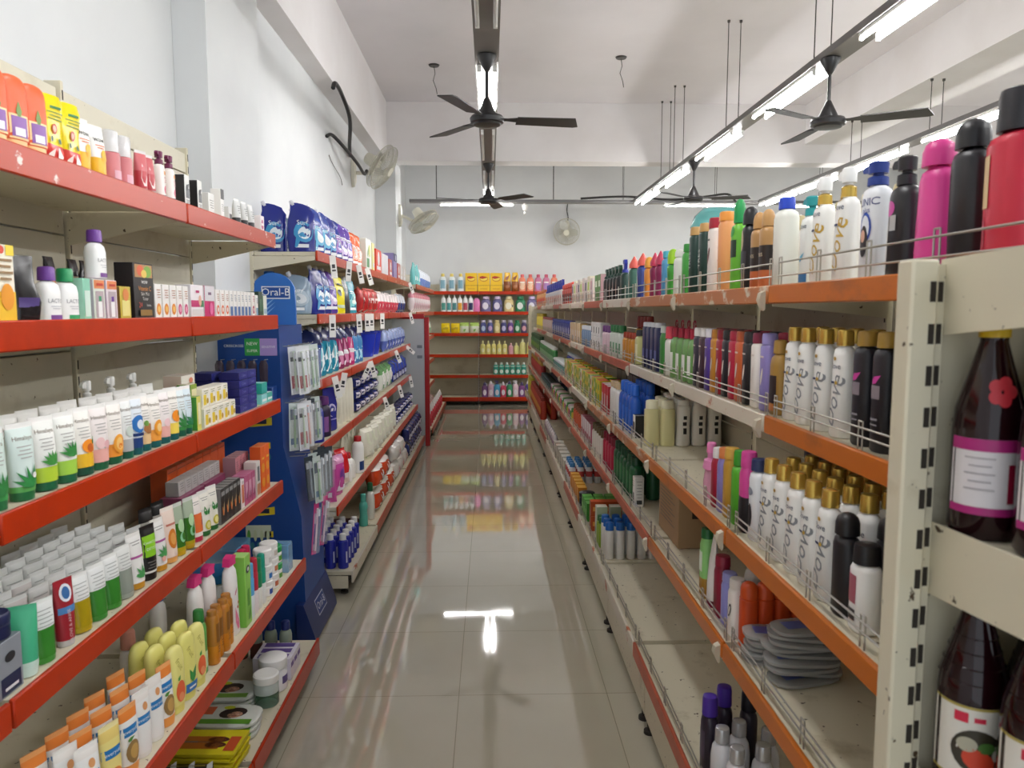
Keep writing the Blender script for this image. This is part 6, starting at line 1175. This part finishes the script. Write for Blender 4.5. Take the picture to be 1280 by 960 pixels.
def room():
    XL, XR, Y0, YB, ZC = -1.445, 7.2, -2.2, 13.0, 4.19
    def slab(name, *b, m=WALL):
        mb = MB(); mb.box(*b, m); return struct(name, mb)
    slab('floor', XL-.2, XR+.2, Y0, YB+.2, -.1, 0, m=floor_mat())
    slab('ceiling', XL-.2, XR+.2, Y0, YB+.2, ZC, ZC+.1, m=CEIL)
    slab('wall_left', XL-.2, XL, Y0, YB, 0, ZC); slab('wall_back', XL-.2, XR+.2, YB, YB+.2, 0, ZC); slab('wall_right', XR, XR+.2, Y0, YB, 0, ZC)
    slab('beam_left', XL+.001, -1.29, Y0, 9.60, 3.47, ZC-.001, m=BEAM)
    slab('beam_cross', XL+.001, XR-.001, 9.602, 9.90, 3.47, ZC-.001, m=BEAM)
    slab('beam_right', 4.0, 4.6, Y0, 9.60, 3.70, ZC-.001, m=BEAM)
    slab('column_left', XL+.001, -1.292, 3.57, 4.35, 0, 3.469); slab('column_far', XL+.001, -1.19, 9.603, 10.15, 0, 3.469)
    mb = MB(); mb.box(-1.19, -1.18, 9.7, 9.74, .1, 3.4, WALL); 

def tray_mat():
    m = bpy.data.materials.new('perforated_tray_metal'); m.use_nodes = True; nt = m.node_tree; N = nt.nodes; Lk = nt.links; b = N['Principled BSDF']
    g = N.new('ShaderNodeNewGeometry'); v = N.new('ShaderNodeTexVoronoi'); v.inputs['Scale'].default_value = 62; v.inputs['Randomness'].default_value = 0; Lk.new(g.outputs['Position'], v.inputs['Vector'])
    r = N.new('ShaderNodeMapRange'); r.inputs[1].default_value = .30; r.inputs[2].default_value = .38; Lk.new(v.outputs['Distance'], r.inputs[0])
    x = N.new('ShaderNodeMix'); x.data_type = 'RGBA'; x.inputs[6].default_value = lin('#34312f'); x.inputs[7].default_value = lin('#8d8986'); Lk.new(r.outputs[0], x.inputs[0]); Lk.new(x.outputs[2], b.inputs['Base Color'])
    b.inputs['Metallic'].default_value = .35; b.inputs['Roughness'].default_value = .5
    return m
TUBE = mat('#ffffff', .3, 0, 0, 62.); DIM = mat('#ffffff', .3, 0, 0, 40.)
def trays():
    TM = tray_mat(); ROD = mat('#4a4846', .5, .3); SIDE = mat('#6c6a69', .45, .4)
    Z = 3.2
    def tray(label, x, y0, y1, rods, w=.15, along='y', topz=4.189, joint=()):
        root = empty('cable_tray', (x, y0, Z) if along == 'y' else (y0, x, Z), label, 'cable tray')
        if along == 'x': root.rotation_euler = (0, 0, -PI/2)
        Ln = y1-y0
        mb = MB(); mb.box(-w/2, w/2, 0, Ln, 0, .004, TM); part('tray_floor', mb, root)
        for s in (-1, 1):
            mb = MB(); mb.box(s*w/2-.002, s*w/2+.002, 0, Ln, .0045, .045, SIDE); part('tray_side', mb, root)
        for yy in rods:
            tz = topz(yy) if callable(topz) else topz
            for s in (-1, 1):
                mb = MB(); mb.tube([(s*(w/2-.02), yy-y0, .006), (s*(w/2-.02), yy-y0, tz-Z)], .004, ROD, 6)
                mb.loft([(tz-Z-.02, .012, .012, 2), (tz-Z-.0005, .014, .014, 2)], ROD, 8, M=Matrix.Translation((s*(w/2-.02), yy-y0, 0)))
                part('hanger_rod', mb, root)
        return root
    tray('dark perforated cable tray running overhead along the aisle', -.018, -1.6, 11.2, (1.0, 3.9, 6.5, 8.9))
    tray('dark perforated cable tray above the right gondola', 2.20, -1.6, 11.2, (1.2, 3.1, 5.05, 6.9, 8.85, 9.5))
    tray('dark perforated cable tray farthest to the right, under a ceiling beam', 4.08, -1.6, 11.2, (1.2, 2.9, 4.4, 5.5, 6.9, 8.4), topz=3.699)
    tray('dark cable tray crossing the room before the back wall', 11.36, -1.2, 6.6, (-.8, .95, 2.0, 3.4, 5.0), along='x', w=.13)
    BODY = mat('#ecebe8', .4); OFF = mat('#d9d7d2', .35)
    def lamp(label, x, y0, ln, lit=True, along='y', group=None, twin=True, rad=.011, low=.034):
        root = empty('hanging_tube_light', (x, y0, Z-.001) if along == 'y' else (y0, x, Z-.001), label, 'tube light', group)
        if along == 'x': root.rotation_euler = (0, 0, -PI/2)
        for s in ((-1, 1) if twin else (0,)):
            mb = MB(); mb.box(s*.05-.012, s*.05+.012, 0, ln, -.022, 0, BODY, .002)
            bt = part('batten', mb, root)
            mb = MB(); mb.tube([(s*.05, .012, -low), (s*.05, ln-.012, -low)], rad, (TUBE if twin else DIM) if lit else OFF, 10); part('tube', mb, bt)
            for yy in (0, ln-.012):
                mb = MB(); mb.box(s*.05-.012, s*.05+.012, yy, yy+.0118, -.046, -.0225, BODY, .001); part('end_holder', mb, bt)
        return root
    nm = 'first second third fourth fifth sixth seventh'.split()
    for k, (y, lit) in enumerate(((1.0, 1), (3.15, 0), (5.05, 1), (6.8, 0), (8.75, 0), (10.05, 1))):
        lamp(('lit' if lit else 'unlit') + f' twin tube light under the aisle tray, {nm[k]} along it', -.018, y, 1.15, bool(lit))
    for k, y in enumerate((-.2, 1.5, 3.28, 5.05, 6.75, 8.5, 10.0)): lamp(f'lit twin tube light above the right gondola, {nm[k]} along its tray', 2.20, y, 1.15)
    for k, y in enumerate((.9, 2.6, 4.3, 5.9, 7.4, 8.9, 10.1)): lamp(f'lit twin tube light under the far right tray, {nm[k]} along it', 4.08, y, 1.12)
    for k, (x, c) in enumerate(((-.75, 1), (2.62, 1), (4.4, 1))): lamp(f'lit single tube light under the crossing tray, {nm[k]} from the wall', 11.36, x, 1.1, True, 'x', None, False, .008, .031)
    # little white lamp holder
    h = empty('lamp_holder', (.52, 11.36, Z-.001), 'small white lamp holder hanging from the crossing tray', 'lamp holder')
    mb = MB(); mb.loft([(-.11, .012, .012, 2), (-.10, .03, .03, 2), (-.03, .05, .05, 2), (-.0005, .02, .02, 2)], '#efeeea', 16); part('holder_body', mb, h)
    mb = MB(); mb.loft([(-.16, .012, .012, 2), (-.15, .02, .02, 2), (-.112, .012, .012, 2)], '#f6f4ee', 12); part('bulb', mb, h)

def fans():
    BK = mat('#232122', .35); BL = mat('#2b2829', .45)
    def ceiling_fan(label, x, y, rot, zt=3.198, drop=.385, r=.60):
        root = empty('ceiling_fan', (x, y, zt), label, 'ceiling fan', None, math.radians(rot))
        mb = MB(); mb.loft([(-.10, .014, .014, 2), (-.09, .02, .02, 2), (-.01, .062, .062, 2), (-.0005, .06, .06, 2)], BK, 20); part('canopy', mb, root)
        mb = MB(); mb.tube([(0, 0, -.08), (0, 0, -drop+.08)], .011, BK, 10); part('downrod', mb, root)
        mb = MB(); mb.loft([(-drop+.02, .06, .06, 2), (-drop+.03, .058, .058, 2), (-drop+.12, .016, .016, 2), (-drop+.125, .012, .012, 2)], BK, 20); part('lower_canopy', mb, root)
        mb = MB(); mb.loft([(-drop-.05, .05, .05, 2), (-drop-.045, .085, .085, 2), (-drop-.035, .09, .09, 2), (-drop-.03, .105, .105, 2), (-drop-.005, .11, .11, 2), (-drop+.01, .1, .1, 2), (-drop+.021, .05, .05, 2)], BK, 28); part('motor', mb, root)
        for k in range(3):
            M = Matrix.Rotation(2*PI*k/3, 4, 'Z') @ Matrix.Translation((0, 0, -drop-.012)) @ Matrix.Rotation(math.radians(-10), 4, 'X')
            mb = MB(); mb.prism([(.19, -.055), (r-.04, -.068), (r, .05), (r-.03, .062), (.19, .05)], -.003, .003, BL, 'z', M=M)
            b = part('blade', mb, root)
            mb = MB(); mb.prism([(.085, -.02), (.13, -.016), (.22, -.04), (.22, .035), (.13, .016), (.085, .02)], .0035, .008, BK, 'z', M=M); part('blade_arm', mb, b)
    ceiling_fan('black ceiling fan hanging over the aisle, closer one', -.018, 4.86, 7)
    ceiling_fan('black ceiling fan hanging over the aisle, farther one', -.018, 8.35, -42)
    ceiling_fan('black ceiling fan above the right gondola, closer one', 2.17, 4.86, -28)
    ceiling_fan('black ceiling fan above the right gondola, farther one', 2.20, 8.15, -15)
    CR, CD = mat('#dcd9c8', .4), mat('#c9c6b6', .4); WR = mat('#bdbaab', .35)
    def wall_fan(label, mount, n, head, axis, R=.235):
        mount, head, axis = Vector(mount), Vector(head), Vector(axis).normalized()
        root = empty('wall_fan', mount, label, 'wall fan')
        H = head-mount; Q = axis.to_track_quat('Z', 'Y').to_matrix().to_4x4(); M = Matrix.Translation(H) @ Q
        n = Vector(n); B = Matrix.Translation(n*.002) @ n.to_track_quat('Z', 'Y').to_matrix().to_4x4()
        mb = MB(); mb.loft([(0, .055, .15, 2.4), (.03, .05, .14, 2.4), (.045, .03, .1, 2.2)], CR, 22, M=B); part('base_plate', mb, root)
        mb = MB(); mb.tube([n*.04, H*.5+n*.03+Vector((0, 0, -.03)), H-axis*.08], .02, CR, 10); part('arm', mb, root)
        mb = MB(); mb.loft([(-.21, .03, .03, 2), (-.2, .055, .055, 2), (-.1, .07, .07, 2), (-.055, .068, .068, 2), (-.05, .04, .04, 2)], CR, 22, M=M); part('motor', mb, root)
        def cage(z, bulge, s):
            m = MB()
            for rr in (R, R*.72, R*.45):
                zz = z+bulge*(1-(rr/R)**2)
                m.tube([M @ Vector((rr*math.cos(t), rr*math.sin(t), zz)) for t in [2*PI*i/28 for i in range(28)]], .005 if rr == R else .002, WR, 5, True)
            for k in range(54):
                t = 2*PI*k/54
                m.tube([M @ Vector((q*R*math.cos(t+.12*(1-q)), q*R*math.sin(t+.12*(1-q)), z+bulge*(1-q*q))) for q in (.2, .5, .8, 1.)], .0022, WR, 4)
            m.loft([(z+bulge*.96-.004, .05, .05, 2), (z+bulge*.96+.004, .048, .048, 2)], CR, 18, M=M)
            return m
        part('rear_guard', cage(-.03, -.02, -1), root); part('front_guard', cage(.02, .075, 1), root)
        for k in range(3):
            Mb = M @ Matrix.Rotation(2*PI*k/3, 4, 'Z') @ Matrix.Rotation(math.radians(24), 4, 'X')
            m = MB(); m.prism([(.03, -.03), (.1, -.075), (R*.84, -.06), (R*.88, .03), (R*.6, .07), (.03, .03)], -.0015+.015, .0015+.015, clear('#dfe0d8', .2, .6), 'z', M=Mb); part('blade', m, root)
    wall_fan('cream wall fan on the left wall, closer one', (-1.445, 8.0, 3.03), (1, 0, 0), (-1.10, 7.85, 3.06), (.82, -.14, -.52))
    wall_fan('cream wall fan on the far column of the left wall', (-1.19, 9.9, 2.83), (1, 0, 0), (-.86, 9.85, 2.74), (.53, -.22, -.80), .21)
    wall_fan('cream wall fan on the back wall facing the aisle', (1.32, 13.0, 3.0), (0, -1, 0), (1.29, 12.72, 2.92), (-.15, -.95, -.28), .22)
    def cable(name, label, P, r=.012, cat='cable', c='#1e1d1d'):
        o = MB()
        Q = [Vector(p) for p in P]; pts = []
        for i in range(len(Q)-1):
            p0, p1, p2, p3 = Q[max(i-1, 0)], Q[i], Q[i+1], Q[min(i+2, len(Q)-1)]
            for k in range(6):
                t = k/6; pts.append(.5*((2*p1)+(p2-p0)*t+(2*p0-5*p1+4*p2-p3)*t*t+(3*p1-p0-3*p2+p3)*t**3))
        pts.append(Q[-1]); o.tube(pts, r, c, 8)
        ob = bpy.data.objects.new(name, o.done(name)); COL.objects.link(ob); tag(ob, label, cat)
    cable('hanging_conduit', 'black corrugated conduit bending down the left wall to the fan', [(-1.275, 6.30, 3.40), (-1.268, 6.36, 3.455), (-1.265, 6.6, 3.44), (-1.262, 6.95, 3.32), (-1.37, 7.5, 3.2), (-1.425, 7.83, 3.17)], .018)
    cable('hanging_cable_loop', 'taped black cable loop beside the closer wall fan', [(-1.43, 6.75, 3.12), (-1.40, 6.85, 3.15), (-1.33, 7.1, 3.08), (-1.27, 7.35, 3.0), (-1.25, 7.6, 2.95), (-1.24, 7.7, 3.0)], .016)
    cable('hanging_cable_drop', 'thin grey cable hanging slack on the left wall', [(-1.437, 6.86, 2.98), (-1.435, 7.0, 2.93), (-1.42, 7.25, 2.86), (-1.42, 7.35, 2.8)], .004, 'cable', '#8a8783')
    cable('hanging_fan_cord', 'dark cord rising from the back wall fan', [(1.33, 12.985, 3.09), (1.34, 12.985, 3.2), (1.32, 12.985, 3.3), (1.33, 12.985, 3.42)], .008)
    cable('hanging_conduit_bend', 'black conduit draped along the crossing tray', [(1.35, 11.28, 3.26), (2.0, 11.27, 3.29), (2.7, 11.27, 3.25), (3.2, 11.26, 3.29), (3.55, 11.26, 3.33), (3.68, 11.26, 3.22)], .016)
    for nm_, x, y in (('dark ceiling hook plate with loose wire left of aisle fan', -.59, 8.2), ('dark ceiling hook plate with loose wire right of aisle fan', 1.35, 7.9)):
        root = empty('ceiling_hook', (x, y, 4.189), nm_, 'ceiling hook')
        mb = MB(); mb.loft([(-.015, .05, .05, 2), (-.0005, .06, .06, 2)], '#3a3533', 14); part('hook_plate', mb, root)
        mb = MB(); mb.tube([(0, 0, -.016), (.01, 0, -.09), (-.01, 0, -.16), (.02, 0, -.24), (.03, 0, -.3)], .004, '#4a4644', 5); part('wire', mb, root)

def racks():
    nm = 'first second third fourth fifth sixth seventh eighth ninth tenth eleventh twelfth'.split()
    fl = [REDCHIP, RED, RED, RED, RED, RED]
    y = 1.375
    y -= .93
    for k in range(3):
        rack(f'cream wall rack with red shelf edges, near left, {nm[k]} bay', 1, y+.93*k, y+.93*(k+1), 1.27, LF, LZ, fl, 2.255, fh=.06, posts=(True, k == 2))
    tg = {0: [(0, .30, .1), (1, .25, 0), (2, .30, .25), (2, .55, -.2), (0, .8, -.1)], 1: [(0, .25, .2), (0, .62, .3), (1, .2, .05), (1, .55, 0), (1, .75, 0), (2, .6, -.5), (2, .7, .3)], 2: [(3, .5, .3), (1, .4, 0)], 3: [(2, .4, .4), (3, .6, .3)], 4: [(0, .8, .4), (1, .8, .3), (2, .5, .9), (3, .7, .2)]}
    for k in range(5):
        rack(f'cream wall rack with red shelf edges, far left, {nm[k]} bay', 1, 4.08+.92*k, 4.08+.92*(k+1), 1.28, MF, LZ, [REDCHIP, REDCHIP, RED, RED, RED, BARE if k == 0 else FADED], 2.1, fh=.055, posts=(True, k == 4), tags=tg[k], bd=.1)
    for k in range(3):
        rack(f'cream wall rack at the left corner, {nm[k]} bay', 1, 9.2+.92*k, 9.2+.92*(k+1), 1.165, [.9]*5+[.72], LZ, FADED, 2.1, posts=(True, k == 2), bd=.06)
    for k in range(3):
        r = rack(f'cream rack along the back wall, {nm[k]} bay from the left', 1, 0, .93, .37, [0]*5+[-.1], LZ, RED, 2.05, posts=(True, k == 2), bd=.05)
        r.location = (-1.13+.93*k, 12.975, 0); r.rotation_euler = (0, 0, -PI/2)
    for k in range(12):
        fa = [[ORANGE, ORANGE, ORANGE, ORANGE, FADED], [ORANGEW, BARE, ORANGE, ORANGE, FADED], [ORANGEW, BARE, ORANGEW, FADED, BARE], [BARE, FADED, ORANGEW, FADED, BARE]][min(k, 3)]
        if k > 3: fa = [[BARE, FADED, FADED, FADED, BARE], [FADED, FADED, BARE, FADED, FADED], [BARE, BARE, FADED, FADED, BARE]][k % 3]
        rack(f'cream gondola with orange shelf edges and wire guards, {nm[k]} bay from end rack', -1, .92+.9*k, .92+.9*(k+1), .985, RF, RZ, fa, 1.70 if k < 11 else 1.72, fh=.045, guard=True, knuckle=True, bd=.075, posts=(True, k == 11))
    # end post panel at the far end
    root = empty('gondola_end_panel', (.60, 11.75, 0), 'cream slotted end panel closing the far end of the right gondola', 'panel')
    mb = MB(); mb.box(0, .05, 0, .04, 0, 1.68, CREAM, .003); part('upright', mb, root)
    mb = MB(); mb.box(.051, .40, .01, .03, .05, 1.66, CREAMD, .002); part('end_sheet', mb, root)
    root = empty('display_sign', (-1.15, 8.74, 0), 'grey display panel with red front edge standing between left racks', 'display panel')
    mb = MB(); mb.box(0, .375, 0, .05, 0, 1.5, '#b9bfc4', .003); f = lambda x, z: Vector((x, -.0008, z))
    for z in (1.16, 1.04): mb.rect(f, .29, .35, z, z+.035, '#7d858c')
    part('panel_sheet', mb, root)
    mb = MB(); mb.box(.376, .43, -.005, .055, 0, 1.52, '#a3171c', .004); part('red_edge', mb, root)
    mb = MB(); mb.box(0, .375, -.003, .053, 1.501, 1.56, '#a3171c', .003); part('red_top', mb, root)

def camera():
    cam = bpy.data.cameras.new('camera'); cam.sensor_width = 36; cam.lens = 930/1280*36; cam.clip_start = .05
    o = bpy.data.objects.new('camera', cam); COL.objects.link(o); o.location = (0, 0, 1.6)
    o.rotation_euler = (math.radians(90-5.6496), 0, math.radians(-1.6549))
    cam.dof.use_dof = True; cam.dof.focus_distance = 4.2; cam.dof.aperture_fstop = 7.5
    SC.camera = o
    w = bpy.data.worlds.new('daylight'); SC.world = w; w.use_nodes = True
    w.node_tree.nodes['Background'].inputs[0].default_value = (.86, .93, 1, 1); w.node_tree.nodes['Background'].inputs[1].default_value = .8
    SC.view_settings.view_transform = 'Standard'; SC.view_settings.look = 'None'; SC.view_settings.gamma = 1; SC.view_settings.exposure = EXPOSURE
    SC.view_settings.use_curve_mapping = False
    SC.cycles.use_denoising = True; SC.cycles.max_bounces = 10; SC.cycles.transparent_max_bounces = 24; SC.cycles.diffuse_bounces = 5; SC.cycles.glossy_bounces = 4; SC.cycles.transmission_bounces = 4; SC.cycles.sample_clamp_indirect = 6; SC.cycles.caustics_reflective = False; SC.cycles.caustics_refractive = False
EXPOSURE = .48
room(); trays(); fans(); racks(); end_cap(); brush_stand()
near_left(); far_left(); corner_goods(); back_goods(); right_goods()
settle_labels(); camera()
